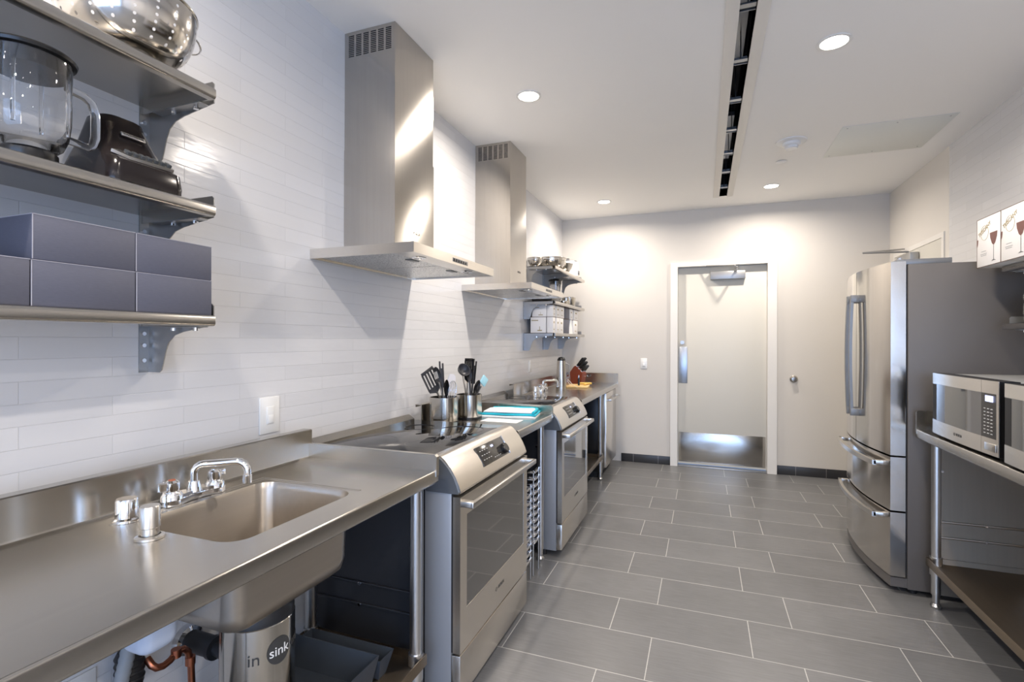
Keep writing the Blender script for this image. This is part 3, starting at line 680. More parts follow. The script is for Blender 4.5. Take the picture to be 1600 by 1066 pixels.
# ------------------------------------------------------------------ ranges
def make_range(y0, label):
    w = 0.762
    t_ = thing('range', label, 'range', (0.4, y0 + w / 2, 0)); Y0, Y1 = y0, y0 + w
    def P(c, n, m_, par=t_, **k): return c.build(n, m_, par, True, **k)
    c = MB(); c.box(0.06, 0.60, Y0 + 0.012, Y1 - 0.012, 0.06, 0.905)
    bd = P(c, 'oven_body', MAT['rangedark'])
    c = MB(); c.box(0.592, 0.704, Y0 + 0.008, Y1 - 0.008, 0.035, 0.812, 0.002)
    P(c, 'front_frame', MAT['rangeside'])
    c = MB(); c.box(0.50, 0.585, Y0 + 0.004, Y0 + 0.012, 0.06, 0.9, 0.002); P(c, 'side_flange', MAT['rangeside'], bd)
    c = MB()
    for z in (0.44, 0.36): c.box(0.10, 0.49, Y0 + 0.006, Y0 + 0.0125, z - 0.005, z + 0.005, 0.002)
    P(c, 'side_rib', MAT['rangedark'], bd)
    MB().box(0.08, 0.55, Y0 + 0.03, Y1 - 0.03, 0.0, 0.06).build('base', MAT['blackmatte'], t_, True)
    # cooktop
    c = MB(); c.box(0.06, 0.628, Y0 + 0.004, Y1 - 0.004, 0.905, 0.926, 0.003); P(c, 'cooktop_tray', MAT['range'])
    ct = P(MB().box(0.082, 0.618, Y0 + 0.008, Y1 - 0.008, 0.924, 0.931, 0.0015), 'glass_cooktop', MAT['blackglass'])
    for bx_, by_, r_ in ((0.24, 0.2, 0.09), (0.24, 0.56, 0.075), (0.47, 0.2, 0.075), (0.47, 0.56, 0.11)):
        P(MB().lathe([(r_ - 0.0012, 0.0), (r_ - 0.0012, 0.0003), (r_ + 0.0012, 0.0003), (r_ + 0.0012, 0)], (bx_, Y0 + by_, 0.931), 48), 'burner_ring', mat('burner_print', (0.03, 0.03, 0.03), 0.1) if 'burner_print' not in bpy.data.materials else bpy.data.materials['burner_print'], ct)
    c = MB(); c.prism([(0.042, 0.905), (0.042, 0.952), (0.052, 0.958), (0.086, 0.936), (0.086, 0.924), (0.06, 0.905)], 'y', Y0 + 0.004, Y1 - 0.004); P(c, 'rear_trim', MAT['bench'])
    c = MB()
    for yy in (Y0 + 0.002, Y1 - 0.022): c.box(0.045, 0.065, yy, yy + 0.02, 0.905, 0.968, 0.003)
    # control fascia: side profile swept along y
    prof = [(0.60, 0.905), (0.605, 0.928), (0.625, 0.935), (0.652, 0.932)] + [(0.652 + 0.086 * math.sin(a) ** 1.15, 0.805 + 0.127 * math.cos(a) ** 0.75) for a in [k * PI / 2 / 12 for k in range(1, 12)]] + [(0.741, 0.808), (0.739, 0.800), (0.60, 0.800)]
    # flatter sloped face
    prof = [(0.60, 0.905), (0.605, 0.930), (0.640, 0.9345), (0.655, 0.932), (0.666, 0.926), (0.680, 0.913), (0.700, 0.889), (0.720, 0.858), (0.734, 0.828), (0.741, 0.808), (0.738, 0.800), (0.60, 0.800)]
    c = MB(); c.prism(prof, 'y', Y0 + 0.012, Y1 - 0.012); fa = P(c, 'control_fascia', MAT['range'], ang=25)
    prof2 = [(0.60, 0.903), (0.603, 0.926), (0.640, 0.930), (0.663, 0.922), (0.690, 0.895), (0.712, 0.864), (0.727, 0.830), (0.735, 0.806), (0.733, 0.800), (0.60, 0.800)]
    for yy in (Y0 + 0.002, Y1 - 0.012): P(MB().prism(prof2, 'y', yy, yy + 0.010), 'end_cap', MAT['endcap'])
    # display on the sloped face between (0.672,.920) and (0.728,.842)
    A = Vector((0.676, 0, 0.921)); B = Vector((0.7315, 0, 0.836)); up = (A - B).normalized(); nrm = Vector((-(up.z), 0, up.x)); nrm = Vector((up.z, 0, -up.x)) * -1
    if nrm.x < 0: nrm = -nrm
    cen = (A + B) / 2; yc = Y0 + 0.40
    fm = frame_m(cen + Vector((0, yc, 0)) + nrm * 0.0015, (0, 1, 0), up)
    c = MB(); c.box(-0.145, 0.145, -0.043, 0.043, -0.004, 0.003, 0.001, m=fm); dp_ = P(c, 'display_panel', MAT['display'], fa)
    c = MB(); c.box(0.145, 0.156, -0.046, 0.046, -0.004, 0.0045, 0.002, m=fm); P(c, 'panel_bevel', MAT['chrome'], fa)
    c = MB(); c.lathe([(0, 0.003), (0.024, 0.003), (0.024, 0.018), (0.021, 0.022), (0, 0.022)], m=fm @ Matrix.Translation((0.10, -0.014, 0)), seg=32); P(c, 'knob', MAT['black'], fa)
    c = MB()
    for i in range(4):
        for j in range(3): c.box(-0.125 + i * 0.024, -0.113 + i * 0.024, 0.02 - j * 0.02, 0.0225 - j * 0.02, 0.0032, 0.0036, m=fm)
    for i in range(4): c.box(-0.02 + i * 0.02, -0.01 + i * 0.02, -0.03, -0.0275, 0.0032, 0.0036, m=fm)
    P(c, 'key_print', MAT['print'], dp_)
    c = MB(); c.box(-0.006, 0.02, 0.018, 0.027, 0.0032, 0.0036, m=fm); P(c, 'clock_digits', MAT['lcd'], dp_)
    # door
    c = MB(); xa, xb_ = 0.712, 0.742; z0, z1 = 0.212, 0.788
    wy0, wy1, wz0, wz1 = Y0 + 0.062, Y1 - 0.055, 0.362, 0.712
    for (a, b_, e, f_) in ((Y0 + 0.006, wy0, z0, z1), (wy1, Y1 - 0.006, z0, z1), (wy0, wy1, z0, wz0), (wy0, wy1, wz1, z1)): c.box(xa, xb_, a, b_, e, f_)
    dr = P(c, 'oven_door', MAT['range'])
    c = MB(); c.box(0.7135, 0.7405, wy0 - 0.001, wy1 + 0.001, wz0 - 0.001, wz1 + 0.001); P(c, 'oven_window', MAT['ovenglass'], dr, smooth=False)
    c = MB(); c.box(0.7045, 0.7115, Y0 + 0.008, Y1 - 0.008, z0, z1 + 0.008); P(c, 'door_gasket', MAT['blackmatte'], dr)
    hx = 0.795
    c = MB(); c.box(hx - 0.016, hx, Y0 + 0.006, Y1 - 0.012, 0.752, 0.776, 0.005, 3)
    for yy in (Y0 + 0.006, Y1 - 0.042): c.box(xb_ - 0.002, hx - 0.006, yy, yy + 0.03, 0.753, 0.776, 0.004)
    P(c, 'door_handle', MAT['handle'], dr)
    lettering('BOSCH', 0.020, frame_m((xb_ + 0.0004, Y0 + 0.41, 0.295), (0, 1, 0), (0, 0, 1)), MAT['darkprint'], dr)
    P(MB().lathe([(0.0065, 0), (0.0065, 0.0006), (0.0085, 0.0006), (0.0085, 0)], m=frame_m((xb_, Y0 + 0.355, 0.295), (0, 1, 0), (0, 0, 1)), seg=24), 'ring_mark', MAT['darkprint'], dr)
    c = MB(); c.box(0.7055, 0.742, Y0 + 0.006, Y1 - 0.006, 0.045, 0.204, 0.002); P(c, 'warming_drawer', MAT['range'])
    c = MB()
    for yy in (Y0 + 0.03, Y1 - 0.06):
        for xx in (0.1, 0.62): c.cyl((xx, yy, 0), (xx, yy, 0.05), 0.018, 14)
    P(c, 'levelling_feet', MAT['blackmatte'])
    return t_
R1 = make_range(1.669, 'stainless range nearest the sink bench, under the near hood')
R2_ = dup(R1, (0.4, 3.098 + 0.381, 0), label='stainless range farther from the sink bench, under the far hood')

# ------------------------------------------------------------------ hoods
def make_hood(y0, label):
    yc = y0 + 0.405; t_ = thing('range_hood', label, 'hood', (0.25, yc, 1.713)); Y0, Y1 = y0, y0 + 0.810
    z0, z1 = 1.713, 1.754; cx = 0.2785; ca, cb = y0 + 0.219, y0 + 0.569
    c = MB(); c.box(0.0008, 0.512, Y0, Y1, z1 - 0.004, z1); zt = z1 - 0.004; zi = z0 + 0.006
    c.box(0.506, 0.512, Y0, Y1, z0, zt); c.box(0.012, 0.506, Y0, Y0 + 0.006, z0, zt); c.box(0.012, 0.506, Y1 - 0.006, Y1, z0, zt); c.box(0.0008, 0.012, Y0, Y1, z0, zt)
    c.box(0.466, 0.506, Y0 + 0.006, Y1 - 0.006, zi, zi + 0.002); c.box(0.012, 0.03, Y0 + 0.006, Y1 - 0.006, zi, zi + 0.002)
    for a, b_ in ((Y0 + 0.006, Y0 + 0.03), (Y1 - 0.03, Y1 - 0.006)): c.box(0.03, 0.466, a, b_, zi, zi + 0.002)
    cn = c.build('canopy', MAT['range'], t_, True)
    for a, b_ in ((Y0 + 0.03, yc), (yc, Y1 - 0.03)):
        f_ = MB().box(0.03, 0.40, a + 0.004, b_ - 0.004, z0 + 0.0065, z0 + 0.012).build('grease_filter', MAT['filter'], cn, True)
        MB().box(0.355, 0.385, (a + b_) / 2 - 0.035, (a + b_) / 2 + 0.035, z0 + 0.003, z0 + 0.0066, 0.001).build('latch', MAT['greyhandle'], f_, True)
    c = MB(); c.box(0.40, 0.466, Y0 + 0.03, Y1 - 0.03, z0 + 0.0065, z0 + 0.010)
    ls = c.build('lamp_strip', MAT['hood'], cn, True)
    for yy in (Y0 + 0.17, Y1 - 0.17):
        MB().lathe([(0.022, 0.0), (0.024, -0.003), (0.03, -0.003), (0.032, 0)], (0.434, yy, z0 + 0.0065), 32).lathe([(0, -0.001), (0.022, -0.001)], (0.434, yy, z0 + 0.0065), 32).build('hood_lamp', MAT['chrome'], cn, True)
    c = MB(); c.box(0.5115, 0.5128, Y0 + 0.33, Y0 + 0.485, z0 + 0.011, z0 + 0.029, 0.0004); ctl = c.build('control_strip', MAT['greyhandle'], cn, True)
    c = MB()
    for k in range(6): c.box(0.5126, 0.5134, Y0 + 0.337 + k * 0.024, Y0 + 0.354 + k * 0.024, z0 + 0.014, z0 + 0.026, 0.0003)
    c.build('button', MAT['display'], ctl, True)
    c = MB(); c.box(0.0008, cx, ca, cb, z1, 2.253); lo = c.build('lower_chimney', MAT['hood'], t_, True)
    c = MB(); c.box(0.0008, cx - 0.003, ca + 0.003, cb - 0.003, 2.253, H - 0.0015); up = c.build('upper_chimney', MAT['hood'], t_, True)
    lettering('BOSCH', 0.020, frame_m((cx + 0.0004, ca + 0.185, z1 + 0.125), (0, 1, 0), (0, 0, 1)), MAT['darkprint'], lo)
    # louvred vents on both sides
    for ysd in (ca + 0.0026, cb - 0.0026):
        c = MB()
        for k in range(6):
            x0 = 0.024 + k * 0.0405
            for j in range(12):
                zz = 2.785 - 0.0085 * j - 0.004
                c.box(x0, x0 + 0.029, ysd - 0.0006, ysd + 0.0006, zz - 0.004, zz)
        c.build('vent_slots', MAT['blackmatte'], up, True)
    return t_
make_hood(1.724, 'large stainless chimney hood nearest the viewer, over the near range')
make_hood(3.1785, 'stainless chimney hood beyond the first, over the far range')

# ------------------------------------------------------------------ wall shelves
def wall_shelf(label, y0, y1, z, fins, side=0, group=None, depth=0.305, name='wall_shelf'):
    mir = side == 1
    def X(x): return W - x if mir else x
    t_ = thing(name, label, 'shelf', (X(0.15), (y0 + y1) / 2, z), 0, group)
    c = MB()
    a, b_ = sorted((X(0.003), X(depth - 0.02))); c.box(a, b_, y0, y1, z - 0.004, z)
    e = [(X(depth - 0.024), z)] + [(X(depth - 0.008 + 0.008 * math.sin(q)), z - 0.008 + 0.008 * math.cos(q)) for q in (0, 0.5, 1.0, 1.57)] + [(X(depth), z - 0.022)] + [(X(depth - 0.008 + 0.008 * math.cos(q)), z - 0.022 - 0.008 * math.sin(q)) for q in (0.5, 1.0, 1.57)] + [(X(depth - 0.024), z - 0.030)]
    c.prism(e, 'y', y0, y1)
    for yy in (y0, y1 - 0.003):
        a, b_ = sorted((X(0.003), X(depth - 0.01))); c.box(a, b_, yy, yy + 0.003, z - 0.028, z)
    c.build('shelf_board', MAT['bench'], t_, True)
    for fy, sg in fins:
        prof = [(0.002, z + 0.035), (0.265, z + 0.035), (0.272, z + 0.028), (0.272, z - 0.026)] + [(0.15, z - 0.045), (0.115, z - 0.055), (0.09, z - 0.075), (0.078, z - 0.10), (0.066, z - 0.14), (0.06, z - 0.158), (0.05, z - 0.166), (0.002, z - 0.166)]
        if sg == 0: prof = [(0.002, z - 0.005), (0.265, z - 0.005), (0.272, z - 0.026)] + prof[4:]
        c = MB(); c.prism([(X(px), pz) for px, pz in prof], 'y', fy, fy + 0.003)
        top = z + 0.035 if sg else z - 0.005
        a, b_ = sorted((X(0.0005), X(0.0035)))
        c.box(a, b_, fy - 0.028, fy + 0.001, z - 0.166, z - 0.004)
        a, b_ = sorted((X(0.06), X(0.25))); c.box(a, b_, fy - 0.03, fy, z - 0.0325, z - 0.0295)
        br_ = c.build('bracket', MAT['bracketsteel'], t_, True, ang=30)
        for zz in (z - 0.05, z - 0.085, z - 0.13): MB().tube([(X(0.003), fy - 0.016, zz), (X(0.009), fy - 0.016, zz)], 0.006, 10).build('bolt', MAT['chrome'], br_, True)
        for xx in (0.13, 0.22): MB().cyl((X(xx), fy - 0.015, z - 0.033), (X(xx), fy - 0.015, z - 0.042), 0.007, 10).build('bolt', MAT['chrome'], br_, True)
    return t_
for z, w_ in ((2.064, 'top'), (1.739, 'middle'), (1.433, 'bottom')):
    what = {'top': 'near steel wall shelf carrying the large colander, topmost of three', 'middle': 'near steel wall shelf carrying the blender pieces', 'bottom': 'near steel wall shelf carrying the slate boxes, lowest of three'}[w_]
    wall_shelf(what, -0.19, 1.03, z, ((1.05, 1), (-0.18, 1)))
for z, w_ in ((2.060, 'far steel wall shelf carrying the rice cooker, topmost of three'), (1.735, 'far steel wall shelf carrying the small blender jar'), (1.440, 'far steel wall shelf carrying the printed glassware boxes')):
    wall_shelf(w_, 4.49, 5.71, z, ((4.488, 0), (5.10, 0), (5.69, 1)))
wall_shelf('upper right wall shelf carrying the wine glass cartons', 1.9, 3.19, 1.738, ((3.195, 1), (1.95, 1)), 1)
wall_shelf('lower right wall shelf carrying the stacked plates', 1.9, 3.19, 1.455, ((3.195, 1), (1.95, 1)), 1)

# ------------------------------------------------------------------ slate boxes on the near bottom shelf
def card_box(label, x0, x1, y0, y1, z0, h, group='slate card boxes on the near shelf'):
    t_ = thing('storage_box', label, 'box', ((x0 + x1) / 2, (y0 + y1) / 2, z0), 0, group)
    MB().box(x0, x1, y0, y1, z0 + 0.0003, z0 + h, 0.0015).build('carton', MAT['card'], t_, True)
    c = MB(); e = 0.0012
    for yy in (y0, y1): c.box(x1 - e, x1 + 0.0004, yy - 0.0004, yy + e, z0 + 0.001, z0 + h) if yy == y0 else None
    c.box(x1 - e, x1 + 0.0004, y0, y1, z0 + h - e, z0 + h + 0.0003)
    c.box(x0, x1, y0 - 0.0004, y0 + e, z0 + h - e, z0 + h + 0.0003)
    c.build('worn_edge', MAT['cardedge'], t_, True); return t_
zb = 1.4335; hb = 0.0965
card_box('slate grey box at the left end of the bottom row, below an open ledge', 0.03, 0.282, 0.423, 0.625, zb, hb)
card_box('slate grey box in the middle of the bottom row', 0.03, 0.282, 0.6275, 0.8315, zb, hb)
card_box('slate grey box at the right end of the bottom row', 0.03, 0.282, 0.8345, 1.0365, zb, hb)
card_box('slate grey box in the upper row with its left side showing', 0.03, 0.280, 0.630, 0.8325, zb + hb + 0.001, hb - 0.002)
card_box('slate grey box at the right end of the upper row', 0.03, 0.280, 0.8345, 1.0375, zb + hb + 0.001, hb - 0.002)

# ------------------------------------------------------------------ near shelf items
def colander(label, loc, R, hgt, rotz=0, feet=True, nm='colander', tilt=0):
    t_ = thing(nm, label, 'colander', loc, rotz)
    if tilt: t_.rotation_euler = (tilt, 0, rotz)
    pf = []
    for k in range(13):
        a = k / 12 * PI / 2
        pf.append((0.42 * R + 0.58 * R * math.sin(a) ** 0.85, 0.014 + (hgt - 0.014) * (1 - math.cos(a) ** 0.9 if k < 12 else 1)))
    c = MB(); c.lathe([(0, 0.014)] + pf, seg=72); c.build('bowl', MAT['perf'], t_, ang=60)
    MB().lathe([(0.40 * R, 0.018), (0.42 * R, 0.0), (0.445 * R, 0.0), (0.45 * R, 0.018)], seg=48).build('foot_ring', MAT['darksteel'], t_)
    MB().tube([(R * math.cos(2 * PI * k / 64), R * math.sin(2 * PI * k / 64), hgt) for k in range(64)], 0.0035, 8, closed=True).build('rim', MAT['darksteel'], t_, ang=80)
    for s_ in (-1, 1):
        pts = [(0.04 * math.cos(a), s_ * (R + 0.002 + 0.036 * math.sin(a)), hgt - 0.010 - 0.016 * math.sin(a)) for a in [k * PI / 10 for k in range(11)]]
        MB().tube(pts, 0.003, 8).build('handle', MAT['chrome'], t_, ang=80)
    return t_
colander('large stainless colander on the near top shelf', (0.208, 0.860, 2.0645), 0.149, 0.148)
# blender jar
bj = thing('blender_jar', 'clear glass blender jar with black lid and side handle on the near shelf', 'blender jar', (0.232, 0.645, 1.7395)); bj.scale = (1, 1, 0.93)
c = MB(); c.lathe([(0.0, 0.028), (0.045, 0.028), (0.058, 0.04), (0.067, 0.065), (0.071, 0.10), (0.073, 0.235), (0.070, 0.235), (0.068, 0.10), (0.062, 0.068), (0.05, 0.045), (0.0, 0.038)], seg=64)
c.build('glass_body', MAT['glass'], bj, ang=60)
for k in range(4):
    a = math.radians(45 + 90 * k)
    MB().tube([(0.0655 * math.cos(a), 0.0655 * math.sin(a), 0.07), (0.0665 * math.cos(a), 0.0665 * math.sin(a), 0.21)], 0.004, 8).build('glass_rib', MAT['glass'], bj)
MB().lathe([(0, 0), (0.048, 0), (0.050, 0.004), (0.050, 0.022), (0.045, 0.0275), (0, 0.0275)], seg=48).build('base_collar', MAT['black'], bj)
MB().lathe([(0.0, 0.205), (0.0665, 0.205), (0.0675, 0.236), (0.080, 0.238), (0.082, 0.244), (0.076, 0.250), (0.035, 0.256), (0.030, 0.262), (0, 0.262)], seg=64).build('lid', MAT['black'], bj)
hp = [(0.0, 0.072, 0.205), (0.0, 0.105, 0.200), (0.0, 0.120, 0.19), (0.0, 0.128, 0.165), (0.0, 0.128, 0.11), (0.0, 0.124, 0.088), (0.0, 0.115, 0.078), (0.0, 0.071, 0.080)]
MB().tube(hp, 0.0095, 14).build('handle', MAT['glass'], bj, ang=80)
# blender base
bb = thing('blender_motor', 'black blender motor base with silver control strip on the near shelf', 'blender', (0.178, 0.866, 1.7395), 0); bb.scale = (0.95, 0.93, 1.0)
c = MB(); bm = c.bm
def blend_ring(z, x0, x1, hw, r): return [bm.verts.new((px, py, z)) for px, py in rrect(x0, x1, -hw, hw, r, 6)]
lev = [(0.004, -0.10, 0.115, 0.098, 0.03), (0.02, -0.10, 0.117, 0.099, 0.03), (0.055, -0.10, 0.112, 0.096, 0.03), (0.085, -0.098, 0.062, 0.086, 0.035), (0.12, -0.092, 0.045, 0.074, 0.04), (0.165, -0.085, 0.025, 0.062, 0.04), (0.185, -0.080, 0.018, 0.056, 0.035), (0.190, -0.072, 0.010, 0.048, 0.03)]
rg = [blend_ring(*l) for l in lev]; n = len(rg[0])
for A, B in zip(rg, rg[1:]):
    for k in range(n): bm.faces.new((A[k], A[(k + 1) % n], B[(k + 1) % n], B[k]))
bm.faces.new(rg[0][::-1]); bm.faces.new(rg[-1]); c.build('housing', mat('gloss_black', (0.014, 0.011, 0.011), 0.14, spec=0.4), bb, ang=50)
fm = frame_m((0.092, 0, 0.0725), (0, 1, 0), (-0.86, 0, 0.51))
c = MB(); poly = [(-0.082, 0.006), (-0.055, 0.020), (0.055, 0.020), (0.076, 0.004), (0.068, -0.016), (-0.05, -0.016)]
b2_ = MB(); b2_.prism(poly, 'z', -0.004, 0.0035); bmesh.ops.transform(b2_.bm, matrix=fm, verts=b2_.bm.verts); cs = b2_.build('control_strip', MAT['handle'], bb)
for k in range(7):
    MB().box(-0.053 + k * 0.0175, -0.041 + k * 0.0175, -0.009, 0.009, 0.003, 0.012, 0.002, m=fm).build('button', mat('button_grey', (0.05, 0.055, 0.06), 0.3) if 'button_grey' not in bpy.data.materials else bpy.data.materials['button_grey'], cs)
fm2 = frame_m((0.0445, 0.0, 0.1385), (0, 1, 0), (-0.40, 0, 0.92))
MB().box(-0.031, 0.031, -0.0055, 0.0055, -0.004, 0.001, 0.001, m=fm2).build('badge', MAT['handle'], bb)
lettering('BLACK+DECKER', 0.0072, fm2 @ Matrix.Translation((0, 0, 0.0012)), MAT['darkprint'], bb, 'lettering', world=False)
MB().box(-0.098, 0.113, -0.095, 0.095, 0.0, 0.004, 0.001).build('base_trim', MAT['handle'], bb)

# ------------------------------------------------------------------ far shelf items
colander('stainless colander at the front of the far top shelf', (0.165, 4.83, 2.0605), 0.145, 0.115)
colander('small colander at the wall side of the near end of the far top shelf', (0.085, 4.565, 2.0605), 0.070, 0.085, 0)
mb_ = thing('mixing_bowl', 'plain stainless mixing bowl beside the colander on the far top shelf', 'bowl', (0.16, 5.165, 2.0605))
MB().lathe([(0, 0.003), (0.05, 0.0), (0.09, 0.02), (0.125, 0.06), (0.14, 0.105), (0.146, 0.107), (0.138, 0.104), (0.122, 0.062), (0.088, 0.024), (0, 0.008)], seg=48).build('bowl', MAT['darksteel'], mb_, ang=60)
rc = thing('rice_cooker', 'white rice cooker with grey lid on the far top shelf', 'rice cooker', (0.17, 5.46, 2.0605))
MB().lathe([(0, 0), (0.10, 0.0), (0.118, 0.02), (0.124, 0.08), (0.118, 0.15), (0.11, 0.17), (0, 0.17)], seg=48).build('body', MAT['whitegloss'], rc)
MB().lathe([(0.112, 0.168), (0.11, 0.182), (0.06, 0.196), (0.0, 0.198)], seg=48).build('lid', MAT['galv'], rc)
MB().lathe([(0.012, 0.195), (0.018, 0.212), (0, 0.215)], seg=20).build('lid_knob', MAT['black'], rc)
MB().box(0.118, 0.13, -0.025, 0.025, 0.03, 0.075, 0.006).build('switch_panel', MAT['greyhandle'], rc)
MB().box(-0.02, 0.02, -0.145, -0.11, 0.12, 0.145, 0.006).box(-0.02, 0.02, 0.11, 0.145, 0.12, 0.145, 0.006).build('side_handle', MAT['black'], rc)
j2 = thing('blender_jar', 'small clear blender jar with black lid on the far middle shelf', 'blender jar', (0.165, 4.99, 1.7355))
MB().lathe([(0, 0.02), (0.05, 0.02), (0.062, 0.06), (0.066, 0.235), (0.063, 0.235), (0.058, 0.06), (0.045, 0.03), (0, 0.03)], seg=40).build('glass_body', MAT['glass'], j2, ang=60)
MB().lathe([(0, 0), (0.045, 0), (0.045, 0.02), (0, 0.02)], seg=32).build('base_collar', MAT['black'], j2)
MB().lathe([(0, 0.205), (0.0615, 0.205), (0.063, 0.236), (0.075, 0.238), (0.072, 0.25), (0.03, 0.262), (0, 0.262)], seg=40).build('lid', MAT['black'], j2)
MB().tube([(0, 0.064, 0.20), (0, 0.10, 0.198), (0, 0.118, 0.18), (0, 0.118, 0.10), (0, 0.10, 0.08), (0, 0.062, 0.08)], 0.008, 10).build('handle', MAT['glass'], j2, ang=80)
c = MB(); c.box(0.05, 0.25, 4.55, 4.85, 1.7355, 1.86, 0.02, 4)
tag(c.build('kitchen_appliance', MAT['black']), 'black appliance behind the far hood on the middle shelf', 'appliance')
for i, (yy, rr, hh, lb) in enumerate(((5.20, 0.05, 0.05, 'small squat steel bowl on the far middle shelf'), (5.31, 0.042, 0.085, 'slim steel canister on the far middle shelf'), (5.45, 0.07, 0.10, 'wide steel canister at the far end of the middle shelf'))):
    t_ = thing('steel_canister' if i else 'steel_bowl', lb, 'container', (0.19, yy, 1.7355 + (0.0055 if i else 0)), 0)
    MB().lathe([(0, 0), (rr * 0.8, 0), (rr, hh * 0.3), (rr, hh), (rr - 0.003, hh), (rr - 0.003, hh * 0.3), (0, 0.004)], seg=36).build('body', MAT['darksteel'], t_, ang=60)
    MB().tube([(rr * math.cos(2 * PI * k / 36), rr * math.sin(2 * PI * k / 36), hh) for k in range(36)], 0.002, 6, closed=True).build('rim', MAT['chrome'], t_, ang=80)
tag(MB().box(0.09, 0.285, 5.25, 5.55, 1.7352, 1.7405, 0.002).build('tray', MAT['slatebin']), 'flat dark tray under the steel canisters on the middle shelf', 'tray')
# printed glassware boxes
def gbox(label, x0, x1, y0, y1, z0, h, pic=True, m_=None, face=None):
    t_ = thing('glassware_box', label, 'box', ((x0 + x1) / 2, (y0 + y1) / 2, z0), 0, 'printed glassware boxes on the far shelf')
    MB().box(x0, x1, y0, y1, z0 + 0.0003, z0 + h, 0.001).build('carton', m_ or MAT['carton'], t_, True)
    c = MB(); c.box(x0, x1 + 0.0004, y0 - 0.0004, y0 + 0.002, z0 + h - 0.004, z0 + h + 0.0004); c.box(x1 - 0.002, x1 + 0.0005, y0 - 0.0005, y1, z0 + h - 0.004, z0 + h + 0.0004); c.build('carton_edge', MAT['cartonedge'], t_, True)
    if pic:
        c = MB()
        w = y1 - y0
        c.box(x1, x1 + 0.0006, y0 + w * 0.35, y0 + w * 0.65, z0 + h * 0.60, z0 + h * 0.72); c.box(x1, x1 + 0.0006, y0 + w * 0.3, y0 + w * 0.7, z0 + h * 0.2, z0 + h * 0.24)
        if face:
            u0, u1 = x0 + (x1 - x0) * 0.45, x0 + (x1 - x0) * 0.75
            c.box(u0, u1, y0 - 0.0007, y0, z0 + h * 0.12, z0 + h * 0.18); c.box(u0 + 0.02, u1 - 0.02, y0 - 0.0007, y0, z0 + h * 0.18, z0 + h * 0.4); c.box(x0 + 0.01, x0 + (x1 - x0) * 0.5, y0 - 0.0007, y0, z0 + h * 0.75, z0 + h * 0.80)
        c.build('print', MAT['gold'], t_, True)
z1_ = 1.4405; hA = 0.15; z2_ = z1_ + hA + 0.0005; hB = 0.112
gbox('wide printed box facing the room at the near end, bottom row', 0.055, 0.205, 4.52, 4.63, z1_, hA, face=True)
gbox('narrow printed box at the near front corner, bottom row', 0.215, 0.272, 4.52, 4.60, z1_, hA)
gbox('wide printed box at the near end, upper row', 0.07, 0.21, 4.52, 4.63, z2_, hB, face=True)
gbox('narrow printed box at the near front corner, upper row', 0.215, 0.272, 4.52, 4.61, z2_, hB)
ys = [(4.635, 4.735), (4.745, 4.885), (5.30, 5.49)]
nm = ['first along the shelf front', 'second along the shelf front', 'last along the shelf front']
for (a, b_), q in zip(ys, nm): gbox('white printed box, ' + q + ' in the bottom row', 0.09, 0.275, a, b_, z1_, hA)
for (a, b_), q, mm_ in (((4.635, 4.76), 'first', None), ((4.765, 4.925), 'second', None), ((4.955, 5.13), 'third and darkest', MAT['card']), ((5.16, 5.285), 'fourth', None), ((5.33, 5.53), 'last', None)):
    if q.startswith('third'): zz = z2_
    gbox('box in the upper row along the shelf front, ' + q, 0.10, 0.272, a, b_, z2_, hB, pic=mm_ is None, m_=mm_)
gbox('dark purple grey package in the bottom row between white boxes', 0.10, 0.268, 4.90, 5.14, z1_, hA, False, MAT['card'])
bgm = MB(); bgm.prism([(5.15, z1_ + 0.0005), (5.285, z1_ + 0.0005), (5.27, z1_ + 0.05), (5.24, z1_ + 0.10), (5.24, z1_ + 0.149), (5.20, z1_ + 0.149), (5.19, z1_ + 0.08), (5.16, z1_ + 0.03)], 'x', 0.15, 0.27)
tag(bgm.build('paper_bag', MAT['paper']), 'crumpled white paper bag among the printed boxes', 'bag')

# ------------------------------------------------------------------ refrigerator
FY0, FY1 = 3.312, 4.215
fr_ = thing('refrigerator', 'stainless french door refrigerator with two bottom drawers', 'refrigerator', (2.9, (FY0 + FY1) / 2, 0))
def Pf(c, n, m_, par=fr_, **k): return c.build(n, m_, par, True, **k)
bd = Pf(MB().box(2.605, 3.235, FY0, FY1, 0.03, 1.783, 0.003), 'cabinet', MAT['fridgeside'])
def xf_(y, b0=2.528, bulge=0.052):
    u = (y - (FY0 + FY1) / 2) / ((FY1 - FY0) / 2); return b0 - bulge * (1 - u * u)
def curved(ya_, yb_, z0, z1, back=2.596, inset=0.0, n=18):
    pts = [(back, ya_)]
    pts += [(xf_(ya_ + (yb_ - ya_) * i / n) + inset, ya_ + (yb_ - ya_) * i / n) for i in range(n + 1)]
    pts.append((back, yb_)); return MB().prism(pts, 'z', z0, z1)
ym = (FY0 + FY1) / 2
